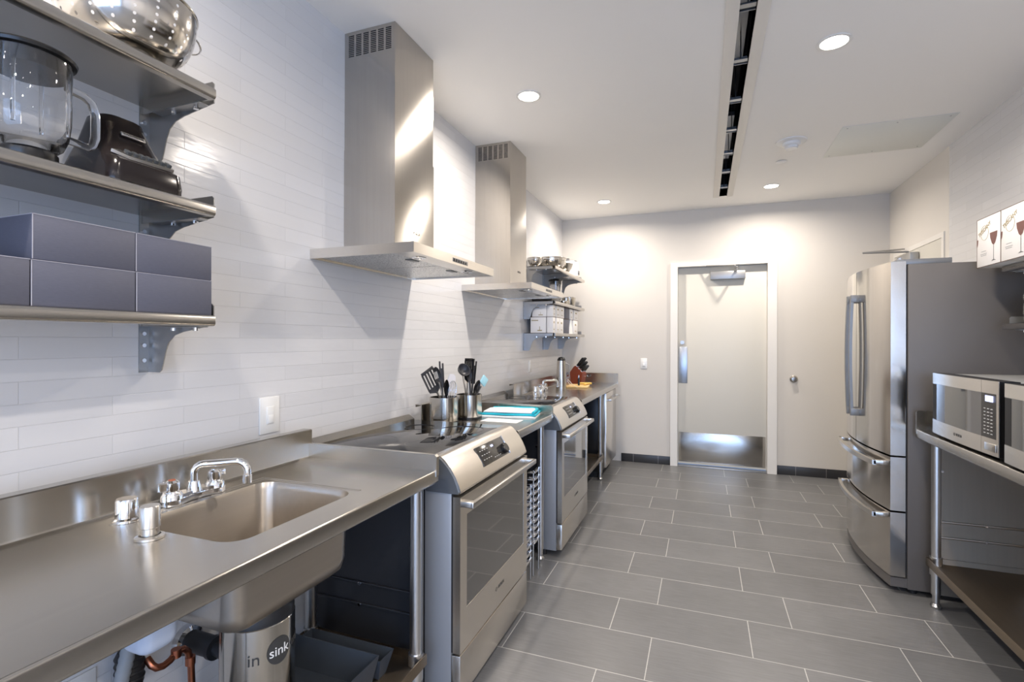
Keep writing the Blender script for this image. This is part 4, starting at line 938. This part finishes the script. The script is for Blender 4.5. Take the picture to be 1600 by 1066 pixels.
for ya_, yb_, s_ in ((FY0 + 0.002, ym - 0.003, -1), (ym + 0.003, FY1 - 0.002, 1)):
    dr = Pf(curved(ya_, yb_, 0.748, 1.800), 'door', MAT['fridge'], ang=25)
    yh = ym + s_ * 0.045; xh = xf_(yh)
    c = MB(); zt, zb_ = 1.655, 0.905
    pts = [(xh - 0.034 - 0.010 * math.sin(PI * k / 16), yh, zb_ + (zt - zb_) * k / 16) for k in range(17)]
    b3_ = MB(); n_ = 17
    for k, (px, py, pz) in enumerate(pts):
        pass
    poly = [(p[0] - 0.008, p[2]) for p in pts] + [(p[0] + 0.008, p[2]) for p in reversed(pts)]
    c.prism(poly, 'y', yh - 0.011, yh + 0.011)
    c.box(xh - 0.042, xh + 0.004, yh - 0.013, yh + 0.013, zt - 0.045, zt, 0.003); c.box(xh - 0.042, xh + 0.004, yh - 0.013, yh + 0.013, zb_, zb_ + 0.045, 0.003)
    Pf(c, 'door_handle', MAT['greyhandle'], dr)
for z0, z1, zh in ((0.448, 0.738, 0.69), (0.092, 0.438, 0.40)):
    dr = Pf(curved(FY0 + 0.002, FY1 - 0.002, z0, z1), 'freezer_drawer', MAT['fridge'], ang=25)
    c = MB(); ya_, yb_ = FY0 + 0.07, FY1 - 0.07; n = 20
    ptsf = [(xf_(ya_ + (yb_ - ya_) * i / n) - 0.052, ya_ + (yb_ - ya_) * i / n) for i in range(n + 1)]
    c.prism(ptsf + [(x + 0.018, y) for x, y in reversed(ptsf)], 'z', zh - 0.014, zh + 0.012)
    for yy in (ya_, yb_ - 0.026): c.box(xf_(yy) - 0.047, xf_(yy) + 0.008, yy, yy + 0.026, zh - 0.014, zh + 0.012, 0.003)
    Pf(c, 'drawer_handle', MAT['handle'], dr)
Pf(MB().box(2.598, 2.606, FY0 + 0.012, FY1 - 0.012, 0.10, 1.79), 'gasket', MAT['blackmatte'], bd)
for yy in (FY0 + 0.01, FY1 - 0.09): 
    hg = Pf(MB().box(2.555, 2.80, yy, yy + 0.08, 1.783, 1.812, 0.003), 'hinge_cover', MAT['greyhandle'], bd)
    Pf(MB().cyl((2.575, yy + 0.02, 1.80), (2.575, yy + 0.02, 1.822), 0.012, 16), 'hinge_pin', MAT['galv'], hg)
Pf(curved(FY0 + 0.006, FY1 - 0.006, 0.035, 0.085, 2.62, 0.004), 'toe_grille', MAT['fridgeside'], ang=25)
c = MB()
for xx in (2.64, 3.18):
    for yy in (FY0 + 0.05, FY1 - 0.05): c.cyl((xx, yy, 0), (xx, yy, 0.032), 0.022, 16)
Pf(c, 'levelling_feet', MAT['blackmatte'])

# ------------------------------------------------------------------ microwaves
def microwave(loc, label):
    w, h, dp = 0.606, 0.307, 0.40
    t_ = thing('microwave', label, 'microwave', loc, 0, 'steel microwaves on the right bench')   # local: front at x=0 facing -x, from y=0 (far) to -w (near)
    bd = MB().box(0.022, dp, -w + 0.004, -0.004, 0.018, h - 0.004, 0.004).build('cabinet', MAT['white'] if False else mat('mw_case', (0.50, 0.51, 0.51), 0.35, 0.6) if 'mw_case' not in bpy.data.materials else bpy.data.materials['mw_case'], t_)
    def fx(y):                                # slight bow
        u = (y + w / 2) / (w / 2); return 0.010 * u * u
    def curvedp(ya_, yb_, z0, z1, back, off=0, n=10):
        pts = [(back, ya_)] + [(fx(ya_ + (yb_ - ya_) * i / n) + off, ya_ + (yb_ - ya_) * i / n) for i in range(n + 1)] + [(back, yb_)]
        return MB().prism(pts, 'z', z0, z1)
    MB().box(0.012, 0.075, -w - 0.001, 0.001, 0.012, h - 0.001).build('front_body', MAT['black'], t_)
    yp = -w + 0.118
    dr = curvedp(yp + 0.001, -0.002, 0.012, 0.078, 0.02).build('door', MAT['range'], t_, ang=25)
    o2 = curvedp(yp + 0.001, -0.002, h - 0.052, h - 0.001, 0.02).build('door_top_rail', MAT['range'], dr, ang=25)
    curvedp(yp + 0.001, -0.002, 0.078, h - 0.052, 0.02, 0.0012).build('door_window', MAT['ovenglass'], dr, ang=25)
    curvedp(-0.05, -0.004, 0.080, h - 0.054, 0.02, 0.0004).build('glass_border', MAT['blackmatte'], dr, ang=25)
    cp_ = MB()
    for z0, z1 in ((0.012, 0.078), (h - 0.052, h - 0.001)):
        b_ = curvedp(-w + 0.001, yp - 0.001, z0, z1, 0.02); me = bpy.data.meshes.new('t'); b_.bm.to_mesh(me); b_.bm.free(); cp_.bm.from_mesh(me); bpy.data.meshes.remove(me)
    b_ = curvedp(-w + 0.001, -w + 0.016, 0.078, h - 0.052, 0.02); me = bpy.data.meshes.new('t'); b_.bm.to_mesh(me); b_.bm.free(); cp_.bm.from_mesh(me); bpy.data.meshes.remove(me)
    cf = cp_.build('control_frame', MAT['range'], t_, ang=25)
    kp = curvedp(-w + 0.017, yp - 0.001, 0.078, h - 0.052, 0.02, 0.0008).build('keypad', MAT['display'], t_, ang=25)
    c = MB()
    for i in range(3):
        for j in range(8): c.box(0.004, 0.0068, yp - 0.018 - i * 0.026 - 0.012, yp - 0.018 - i * 0.026, 0.094 + j * 0.014, 0.097 + j * 0.014)
    c.build('key_print', MAT['print'], kp)
    MB().box(0.0035, 0.0068, yp - 0.085, yp - 0.030, 0.222, 0.246).build('display', MAT['lcd'], kp)
    MB().box(0.0045, 0.0085, -w + 0.012, -w + 0.095, 0.028, 0.058, 0.001).build('open_button', MAT['handle'], cf)
    lettering('BOSCH', 0.016, frame_m((-0.0004, -w * 0.5, 0.045), (0, -1, 0), (0, 0, 1)), MAT['darkprint'], dr, world=False)
    MB().lathe([(0.0045, 0), (0.0045, 0.0006), (0.0065, 0.0006), (0.0065, 0)], m=frame_m((0.0, -w * 0.5 + 0.042, 0.045), (0, -1, 0), (0, 0, 1)), seg=24).build('ring_mark', MAT['darkprint'], dr)
    c = MB()
    for xx in (0.05, dp - 0.04):
        for yy in (-w + 0.05, -0.05): c.cyl((xx, yy, 0), (xx, yy, 0.02), 0.014, 14)
    c.build('feet', MAT['blackmatte'], t_)
    return t_
m1 = microwave((2.630, 3.10, 0.9055), 'stainless microwave nearer the refrigerator on the right bench')
dup(m1, (2.612, 2.415, 0.9055), label='stainless microwave cut by the right picture edge')

# ------------------------------------------------------------------ cartons and plates on the right shelves
def wine_carton(y0, y1, label):
    x0, x1, z0, h = 2.875, 3.19, 1.7385, 0.243
    t_ = thing('wine_glass_carton', label, 'box', ((x0 + x1) / 2, (y0 + y1) / 2, z0), 0, 'wine glass cartons on the right shelf')
    MB().box(x0, x1, y0, y1, z0 + 0.0003, z0 + h, 0.001).build('carton', MAT['carton'], t_, True)
    c = MB()
    for yy in (y0, y1): c.box(x0 - 0.0006, x0 + 0.003, yy - 0.0012, yy + 0.0012, z0 + 0.001, z0 + h)
    for zz in (z0 + 0.0015, z0 + h - 0.001): c.box(x0 - 0.0006, x0 + 0.003, y0, y1, zz - 0.0012, zz + 0.0012)
    c.box(x0, x1, y1 - 0.001, y1 + 0.0006, z0 + h - 0.003, z0 + h + 0.0005); c.box(x0, x1, y0, y1, z0 + h - 0.0005, z0 + h + 0.0006)
    c.build('carton_edge', MAT['cartonedge'], t_, True)
    fm = frame_m((x0 - 0.0004, (y0 + y1) / 2, z0 + h / 2), (0, -1, 0), (0, 0, 1)); w = y1 - y0
    def pol(name, pts, m_):
        c = MB(); v = [c.bm.verts.new(fm @ Vector((a, b_, 0.0003))) for a, b_ in pts]; c.bm.faces.new(v); return c.build(name, m_, t_, True, smooth=False)
    cx = w * 0.22
    pol('wine_glass_picture', [(cx - 0.034, 0.035), (cx - 0.03, 0.01), (cx - 0.015, -0.018), (cx, -0.028), (cx + 0.015, -0.018), (cx + 0.03, 0.01), (cx + 0.034, 0.035)], MAT['wine'])
    pol('stem_picture', [(cx - 0.002, -0.028), (cx - 0.002, -0.096), (cx - 0.022, -0.102), (cx + 0.022, -0.102), (cx + 0.002, -0.096), (cx + 0.002, -0.028)], MAT['greyhandle'])
    pol('edge_glass_picture', [(-w / 2 + 0.001, 0.02), (-w / 2 + 0.014, 0.02), (-w / 2 + 0.01, -0.005), (-w / 2 + 0.001, -0.02)], MAT['wine'])
    lettering('TUSCANY', 0.027, fm @ Matrix.Translation((-w * 0.16, 0.062, 0.0005)) @ Matrix.Rotation(0.42, 4, 'Z'), MAT['gold'], t_)
    ringp = [(-w * 0.16 + 0.036 * math.cos(a), 0.045 + 0.036 * math.sin(a)) for a in [2 * PI * k / 40 for k in range(40)]]
    MB().tube([fm @ Vector((a, b_, 0.0)) for a, b_ in ringp], 0.0007, 6, closed=True).build('ring_print', MAT['gold'], t_, True, ang=80)
    c = MB()
    for i, (a, q) in enumerate(((0.022, -0.045), (0.03, -0.058), (0.026, -0.066))): c.box(-w * 0.20 - a, -w * 0.20 + a, q - 0.001, q + 0.001, 0.0001, 0.0005, m=fm)
    c.build('small_print', MAT['hose'], t_, True)
wine_carton(3.032, 3.252, 'white wine glass carton at the refrigerator end of the shelf')
wine_carton(2.808, 3.029, 'white wine glass carton cut by the right picture edge')
pl = thing('plate', 'white china plate at the bottom of the stack on the lower right shelf', 'plate', (3.085, 3.06, 1.4555), 0, 'stacked white plates on the right shelf')
MB().lathe([(0, 0.002), (0.05, 0.002), (0.052, 0), (0.058, 0), (0.060, 0.003), (0.085, 0.009), (0.104, 0.014), (0.105, 0.016), (0.085, 0.0115), (0.06, 0.006), (0, 0.005)], seg=48).build('dish', MAT['plate'], pl, ang=60)
for k in range(1, 17):
    lb = 'white china plate inside the stack on the lower right shelf' if k < 16 else 'white china plate topmost of the stack on the lower right shelf'
    dup(pl, (3.085 + random.uniform(-0.002, 0.002), 3.06 + random.uniform(-0.002, 0.002), 1.4555 + 0.0075 * k), label=lb)

# ------------------------------------------------------------------ utensil crocks and utensils on the middle bench
def crock(loc, label, rx=0.085, ry=0.10, h=0.15):
    t_ = thing('utensil_crock', label, 'utensil holder', loc, 0, 'steel utensil crocks on the middle bench')
    c = MB(); bm = c.bm; R = []
    for ins, z in ((0, 0.012), (0, h), (0.003, h), (0.003, 0.016)):
        R.append([bm.verts.new((px, py, z)) for px, py in rrect(-rx + ins, rx - ins, -ry + ins, ry - ins, min(rx, ry) * 0.8, 8)])
    n = len(R[0])
    for A, B in zip(R, R[1:]):
        for k in range(n): bm.faces.new((A[k], A[(k + 1) % n], B[(k + 1) % n], B[k]))
    bm.faces.new(R[0][::-1]); bm.faces.new(R[-1]); c.build('cup', MAT['darksteel'], t_, ang=50)
    MB().prism(rrect(-rx - 0.001, rx + 0.001, -ry - 0.001, ry + 0.001, min(rx, ry) * 0.8, 8), 'z', 0.0, 0.013).build('base_band', MAT['black'], t_)
    return t_
CA = (0.215, 2.525, 0.9055); CB = (0.270, 2.735, 0.9055)
crock(CA, 'brushed steel crock of utensils nearer the near range', 0.075, 0.075, 0.145); crock(CB, 'brushed steel crock of utensils beside the blue towel', 0.07, 0.075, 0.142)
def utensil(kind, base, top, label, m_head=None, w=0.04, face=(1, -0.35, 0)):
    """shaft from base to neck, head at the top end"""
    b0 = Vector(base); tp = Vector(top); ax = (tp - b0); L = ax.length; ax.normalize()
    side = ax.cross(Vector(face)).normalized(); nrm = side.cross(ax).normalized()
    fm = Matrix.Identity(4)
    for i in range(3): fm[i][0] = side[i]; fm[i][1] = ax[i]; fm[i][2] = nrm[i]; fm[i][3] = 0
    t_ = thing(kind, label, 'kitchen utensil', b0)
    mh = m_head or MAT['nylon']; hl = {'slotted_turner': 0.145, 'serving_spoon': 0.10, 'ladle': 0.06, 'tongs': 0.05, 'spatula': 0.09, 'whisk': 0.11, 'slotted_spoon': 0.10}.get(kind, 0.08)
    def T(c): bmesh.ops.transform(c.bm, matrix=fm, verts=c.bm.verts); return c
    c = MB(); c.tube([(0, 0, 0), (0, L - hl + 0.01, 0)], 0.0048, 10); T(c).build('handle', MAT['handle'] if kind in ('slotted_turner', 'ladle', 'whisk', 'slotted_spoon') else mh, t_)
    z0 = L - hl
    if kind == 'slotted_turner':
        c = MB()
        pr = [(-w, z0 + 0.03), (-w * 0.5, z0), (w * 0.5, z0), (w, z0 + 0.03), (w, L - 0.01), (w * 0.8, L), (-w * 0.8, L), (-w, L - 0.01)]
        # bars leaving real slots
        for k in range(5):
            xx = -w + 2 * w * k / 4; c.box(xx - 0.006, xx + 0.006, z0 + 0.03, L - 0.012, -0.0012, 0.0012)
        c.box(-w - 0.004, w + 0.004, L - 0.018, L, -0.0012, 0.0012, 0.001); c.box(-w - 0.004, w + 0.004, z0 + 0.02, z0 + 0.04, -0.0012, 0.0012, 0.001); c.prism([(-w - 0.004, z0 + 0.022), (-0.006, z0), (0.006, z0), (w + 0.004, z0 + 0.022)], 'z', -0.0012, 0.0012)
        T(c).build('blade', mh, t_)
    elif kind in ('serving_spoon', 'slotted_spoon'):
        c = MB(); vs = []
        n = 20; top_ = []
        for i in range(9):
            r = i / 8
            ring = [c.bm.verts.new((w * r * math.cos(a), z0 + hl / 2 + hl / 2 * r * math.sin(a), 0.016 * (r * r - 1))) for a in [2 * PI * k / n for k in range(n)]] if i else [c.bm.verts.new((0, z0 + hl / 2, -0.016))]
            top_.append(ring)
        for A, B in zip(top_, top_[1:]):
            for k in range(n):
                if len(A) == 1: c.bm.faces.new((A[0], B[k], B[(k + 1) % n]))
                else: c.bm.faces.new((A[k], B[k], B[(k + 1) % n], A[(k + 1) % n]))
        bmesh.ops.solidify(c.bm, geom=c.bm.faces[:], thickness=0.002)
        T(c).build('spoon_bowl', mh, t_, ang=70)
        if kind == 'slotted_spoon':
            c = MB()
            for k in (-1, 0, 1): c.box(k * w * 0.4 - 0.0025, k * w * 0.4 + 0.0025, z0 + hl * 0.3, z0 + hl * 0.7, -0.0125, -0.010)
            T(c).build('slots', MAT['offwhite'], t_)
    elif kind == 'ladle':
        c = MB(); c.lathe([(0, -0.03), (0.02, -0.027), (0.036, -0.013), (0.04, 0.005), (0.038, 0.005), (0.034, -0.011), (0.018, -0.025), (0, -0.027)], seg=28, m=Matrix.Translation((0, L - 0.02, 0.02)) @ Matrix.Rotation(-0.6, 4, 'X')); T(c).build('ladle_cup', mh, t_, ang=60)
    elif kind == 'whisk':
        for k in range(5):
            a = PI * k / 5; pts = [(math.cos(a) * 0.026 * math.sin(q) * (1 if True else 0), z0 + hl * (0.5 - 0.5 * math.cos(q)) if q <= PI else z0, math.sin(a) * 0.026 * math.sin(q)) for q in [PI * j / 10 for j in range(11)]]
            pts2 = pts + [(-p[0], p[1], -p[2]) for p in reversed(pts[:-1])]
            c = MB(); c.tube(pts2, 0.0011, 6, caps=False); T(c).build('wire_loop', MAT['chrome'], t_, ang=80)
    elif kind == 'tongs':
        c = MB(); c.box(-0.016, -0.006, z0 - 0.1, L, -0.004, 0.004, 0.003); c.box(0.006, 0.016, z0 - 0.1, L - 0.012, -0.004, 0.004, 0.003); T(c).build('grip', mh, t_)
    elif kind == 'spatula':
        c = MB(); c.prism([(-w * 0.5, z0), (w * 0.5, z0), (w, z0 + 0.02), (w, L - 0.03), (w * 0.7, L - 0.008), (0, L), (-w * 0.8, L - 0.006), (-w, L - 0.02), (-w, z0 + 0.02)], 'z', -0.003, 0.003); T(c).build('blade', mh, t_)
    elif kind == 'thermometer':
        c = MB(); c.box(-0.025, 0.025, L - 0.055, L, -0.006, 0.006, 0.003); T(c).build('head', mat('pale_blue', (0.35, 0.62, 0.72), 0.4), t_)
    return t_
ax, ay, az = CA; bx0, by0, bz = CB
U = utensil
U('slotted_turner', (ax + 0.02, ay + 0.03, az + 0.02), (ax - 0.05, ay - 0.105, az + 0.30), 'wide grey slotted turner leaning left in the near crock', None, 0.042)
U('slotted_spoon', (ax + 0.02, ay + 0.02, az + 0.02), (ax - 0.02, ay - 0.065, az + 0.315), 'grey slotted spoon leaning over the wide turner', MAT['nylon'], 0.026)
U('tongs', (ax, ay, az + 0.02), (ax - 0.015, ay - 0.005, az + 0.345), 'black tipped tongs upright in the near crock', MAT['nylon'])
U('serving_spoon', (ax + 0.01, ay + 0.02, az + 0.02), (ax + 0.035, ay - 0.035, az + 0.245), 'small black spoon low in the near crock', MAT['black'], 0.02)
U('spatula', (ax - 0.01, ay - 0.01, az + 0.02), (ax + 0.03, ay + 0.055, az + 0.27), 'white silicone spatula in the near crock', mat('white_silicone', (0.78, 0.77, 0.80), 0.4), 0.028)
U('whisk', (ax + 0.02, ay, az + 0.02), (ax + 0.05, ay + 0.02, az + 0.235), 'shiny wire whisk in the near crock', MAT['chrome'])
U('ladle', (bx0, by0 + 0.01, bz + 0.02), (bx0 - 0.02, by0 - 0.065, bz + 0.31), 'grey ladle leaning left in the far crock')
U('slotted_turner', (bx0 + 0.0, by0 - 0.01, bz + 0.02), (bx0 - 0.0, by0 + 0.0, bz + 0.355), 'black slotted turner standing tallest in the far crock', MAT['black'], 0.030)
U('tongs', (bx0 + 0.01, by0 - 0.01, bz + 0.02), (bx0 + 0.02, by0 + 0.045, bz + 0.35), 'dark tongs beside the tall turner in the far crock', MAT['black'])
U('spatula', (bx0 - 0.01, by0, bz + 0.02), (bx0 - 0.01, by0 + 0.09, bz + 0.30), 'cream spatula in the far crock', MAT['offwhite'], 0.018)
U('slotted_spoon', (bx0 - 0.02, by0 - 0.02, bz + 0.02), (bx0 - 0.03, by0 + 0.06, bz + 0.29), 'pale slotted spoon in the far crock', MAT['offwhite'], 0.022)
U('serving_spoon', (bx0, by0 - 0.03, bz + 0.02), (bx0 + 0.035, by0 + 0.075, bz + 0.22), 'black spoon leaning right in the far crock', MAT['black'], 0.024)
U('thermometer', (bx0, by0 - 0.03, bz + 0.03), (bx0 + 0.05, by0 + 0.135, bz + 0.235), 'pale blue headed thermometer leaning out of the far crock', None)
U('serving_spoon', (bx0 + 0.01, by0 + 0.02, bz + 0.02), (bx0 + 0.01, by0 - 0.025, bz + 0.315), 'dark spoon behind the ladle in the far crock', MAT['nylon'], 0.024)
# towel
tw = thing('folded_towel', 'folded white towel with bright blue edging on the middle bench', 'towel', (0.46, 2.932, 0.9055), 0.16)
def soft(x0, x1, y0, y1, z0, z1, amp=0.003, n=14):
    c = MB(); bm = c.bm; g = {}
    for i in range(n + 1):
        for j in range(n + 1):
            u, v_ = i / n, j / n; e = min(1, 6 * min(u, 1 - u, v_, 1 - v_)) ** 0.5
            x = x0 + (x1 - x0) * u; y = y0 + (y1 - y0) * v_
            g[i, j] = (bm.verts.new((x, y, z0 + (z1 - z0) * (0.45 + 0.55 * e) + amp * math.sin(9 * u + 5 * v_) * e)), bm.verts.new((x, y, z0)))
    for i in range(n):
        for j in range(n):
            bm.faces.new([g[a, b_][0] for a, b_ in ((i, j), (i + 1, j), (i + 1, j + 1), (i, j + 1))]); bm.faces.new([g[a, b_][1] for a, b_ in ((i, j + 1), (i + 1, j + 1), (i + 1, j), (i, j))])
    for k in range(n):
        for (a, b_) in (((k, 0), (k + 1, 0)), ((n, k), (n, k + 1)), ((k + 1, n), (k, n)), ((0, k + 1), (0, k))):
            bm.faces.new((g[a][1], g[b_][1], g[b_][0], g[a][0]))
    return c
soft(-0.17, 0.17, -0.105, 0.10, 0.0, 0.012).build('lower_fold', MAT['whitecloth'], tw, ang=60)
soft(-0.165, 0.172, -0.095, 0.102, 0.0125, 0.026).build('middle_fold', MAT['teal'], tw, ang=60)
soft(-0.15, 0.150, -0.085, 0.09, 0.0265, 0.040, 0.002).build('upper_fold', MAT['whitecloth'], tw, ang=60)
MB().tube([(0.155, -0.09, 0.030), (0.158, 0.0, 0.032), (0.155, 0.075, 0.032), (0.13, 0.094, 0.033), (0.0, 0.096, 0.033), (-0.13, 0.094, 0.031)], 0.009, 10).build('edging', MAT['teal'], tw, ang=80)
pp = MB().box(0.38, 0.60, 2.655, 2.77, 0.9055, 0.9067); tag(pp.build('paper_sheet', MAT['paper'], smooth=False), 'flat white sheet lying in front of the folded towel', 'paper')
cl_ = MB().box(0.085, 0.135, 2.49, 2.53, 0.94, 1.05, 0.004)

# rack of steel trays below the middle bench
rk = thing('muffin_tray_rack', 'stack of shiny wire racks stored on edge below the middle bench', 'wire rack', (0.5, 2.80, 0.0))
for side_y, z0, z1 in ((2.86, 0.19, 0.60), (2.71, 0.12, 0.53)):
    c = MB()
    for k in range(11):
        zz = z0 + (z1 - z0) * k / 10; c.box(0.40, 0.66, side_y - 0.055, side_y + 0.055, zz - 0.007, zz + 0.007, 0.002)
    c.build('tray', MAT['chrome'], rk, True)
    c = MB()
    for xx in (0.41, 0.65):
        for yy in (side_y - 0.05, side_y + 0.05): c.cyl((xx, yy, 0.0 if True else z0), (xx, yy, z1 + 0.01), 0.004, 8)
    c.build('upright', MAT['tubesteel'], rk, True)

# ------------------------------------------------------------------ far bench: sink fittings, knife block and small things, dishwasher
faucet(0.20, 4.45, 0.906, 'chrome faucet on the far bench')
a2 = thing('air_gap', 'short chrome air gap cap on the far bench', 'air gap', (0.205, 4.22, 0.9055))
MB().lathe([(0, 0), (0.03, 0), (0.03, 0.006), (0.025, 0.010)]).build('base_ring', MAT['chrome'], a2)
MB().lathe([(0.0245, 0.006), (0.0245, 0.06), (0.022, 0.065), (0, 0.065)]).build('cap', MAT['chrome'], a2)
th = thing('vacuum_flask', 'tall brushed steel flask with black top on the far bench', 'flask', (0.30, 4.72, 0.9055))
MB().lathe([(0, 0), (0.050, 0), (0.050, 0.10), (0.046, 0.18), (0.040, 0.272), (0.0, 0.272)], seg=40).build('body', MAT['hood'], th)
MB().lathe([(0.039, 0.272), (0.038, 0.285), (0.027, 0.302), (0, 0.308)], seg=32).build('stopper', MAT['black'], th)
MB().tube([(0.036, 0.02, 0.25), (0.07, 0.03, 0.23), (0.07, 0.03, 0.12), (0.045, 0.02, 0.10)], 0.005, 8).build('handle', MAT['closer'], th)
kb = thing('knife_block', 'reddish brown wooden knife block at the far end of the bench', 'knife block', (0.32, 5.30, 0.9055), -0.25)
c = MB(); c.prism([(-0.075, 0.0), (0.06, 0.0), (0.085, 0.12), (0.0, 0.20), (-0.02, 0.19), (-0.14, 0.03)], 'y', -0.05, 0.05)
bmesh.ops.bevel(c.bm, geom=c.bm.edges[:], offset=0.004, segments=2, affect='EDGES'); c.build('block', MAT['woodred'], kb)
kn0 = None
kk = 0
for r_ in range(3):
    for q in range(4):
        px = 0.012 + r_ * 0.026; pz = 0.192 - r_ * 0.025; py = -0.036 + q * 0.024
        kk += 1
        d_ = Vector((0.62, 0, 0.78)); p0 = Vector((px, py, pz)); L_ = 0.115 - r_ * 0.018
        wld = Matrix.Translation(kb.location) @ Matrix.Rotation(-0.25, 4, 'Z')
        k_ = thing('knife', 'black handled knife in the %s row of the wooden block' % ('highest', 'middle', 'lowest')[r_], 'knife', wld @ p0, -0.25, 'knives in the wooden block')
        fm = frame_m((0, 0, 0), (0, 1, 0), d_)
        MB().box(-0.007, 0.007, 0.008, L_, -0.011, 0.011, 0.003, m=fm).build('handle', MAT['black'], k_)
        MB().box(-0.0075, 0.0075, -0.01, 0.010, -0.011, 0.011, 0.001, m=fm).build('bolster', MAT['chrome'], k_)
sc = thing('kitchen_scissors', 'dark handled scissors hanging at the front of the knife block', 'scissors', (0.43, 5.262, 0.985))
for s_ in (-1, 1): MB().tube([(0.02 + 0.016 * math.cos(a), s_ * 0.018 + 0.014 * math.sin(a), 0.02 * math.sin(a) * 0.6 + 0.016) for a in [2 * PI * k / 16 for k in range(16)]], 0.004, 8, closed=True).build('finger_loop', MAT['black'], sc, ang=80)
MB().box(-0.03, 0.012, -0.006, 0.006, 0.008, 0.014, 0.002).build('blade', MAT['chrome'], sc)
cb_ = thing('cutting_board', 'pale yellow wooden board lying on the far bench', 'cutting board', (0.36, 5.03, 0.9055), 0.15)
MB().box(-0.14, 0.14, -0.17, 0.13, 0, 0.016, 0.005).build('board', MAT['bamboo'], cb_)
gc = thing('glass_cup', 'clear glass cup on the pale wooden board', 'cup', (0.28, 4.97, 0.922))
MB().lathe([(0, 0), (0.03, 0), (0.036, 0.085), (0.034, 0.085), (0.028, 0.004), (0, 0.004)], seg=32).build('cup_body', MAT['glass'], gc, ang=60)
gc2 = thing('glass_cup', 'second clear glass cup nearer the knife block', 'cup', (0.27, 5.08, 0.922))
MB().lathe([(0, 0), (0.028, 0), (0.033, 0.08), (0.031, 0.08), (0.026, 0.004), (0, 0.004)], seg=32).build('cup_body', MAT['glass'], gc2, ang=60)
pk = thing('peeler', 'black handled kitchen tool standing on the wooden board', 'kitchen utensil', (0.41, 4.98, 0.922))
MB().lathe([(0, 0), (0.010, 0), (0.011, 0.05), (0.008, 0.08), (0, 0.082)], seg=16).build('handle', MAT['black'], pk)
MB().tube([(0, -0.012, 0.075), (0, -0.012, 0.1), (0, 0.012, 0.1), (0, 0.012, 0.075)], 0.003, 8).build('blade', MAT['chrome'], pk, ang=80)
for i, (yy, xx, lb) in enumerate(((5.12, 0.44, 'yellow handled tool lying at the board front edge'), (5.06, 0.47, 'yellow handled tool crossing the first one'))):
    t_ = thing('yellow_handle_tool', lb, 'kitchen utensil', (xx, yy, 0.922), 0.3 + 1.2 * i)
    MB().tube([(-0.07, 0, 0.011), (0, 0.004, 0.011), (0.07, 0, 0.011)], 0.010, 10).build('handle', MAT['yellow'], t_, ang=60)
    MB().box(0.07, 0.10, -0.008, 0.008, 0.006, 0.014, 0.002).build('tip', MAT['black'], t_)
wf = thing('wire_whisk', 'small bent wire frame leaning in front of the glass cups', 'kitchen utensil', (0.40, 4.86, 0.9055))
MB().tube([(-0.07, -0.01, 0.085), (-0.02, 0, 0.03), (0.03, 0.01, 0.004), (-0.03, 0.02, 0.004), (-0.075, 0.01, 0.06)], 0.0022, 6, closed=True).build('wire', MAT['whitegloss'], wf, ang=80)
dw = thing('dishwasher', 'stainless dishwasher under the far end of the bench', 'dishwasher', (0.4, 5.345, 0))
MB().box(0.08, 0.625, 5.05, 5.645, 0.06, 0.85, 0.002).build('cabinet', MAT['black'], dw, True)
ddr = MB().box(0.63, 0.672, 5.05, 5.645, 0.105, 0.845, 0.003).build('door', MAT['range'], dw, True)
c = MB(); c.box(0.705, 0.718, 5.08, 5.615, 0.765, 0.785, 0.004)
for yy in (5.08, 5.595): c.box(0.67, 0.708, yy, yy + 0.02, 0.765, 0.785, 0.003)
c.build('door_handle', MAT['handle'], ddr, True)
MB().box(0.10, 0.60, 5.07, 5.63, 0.0, 0.06).build('toe_kick', MAT['blackmatte'], dw, True)
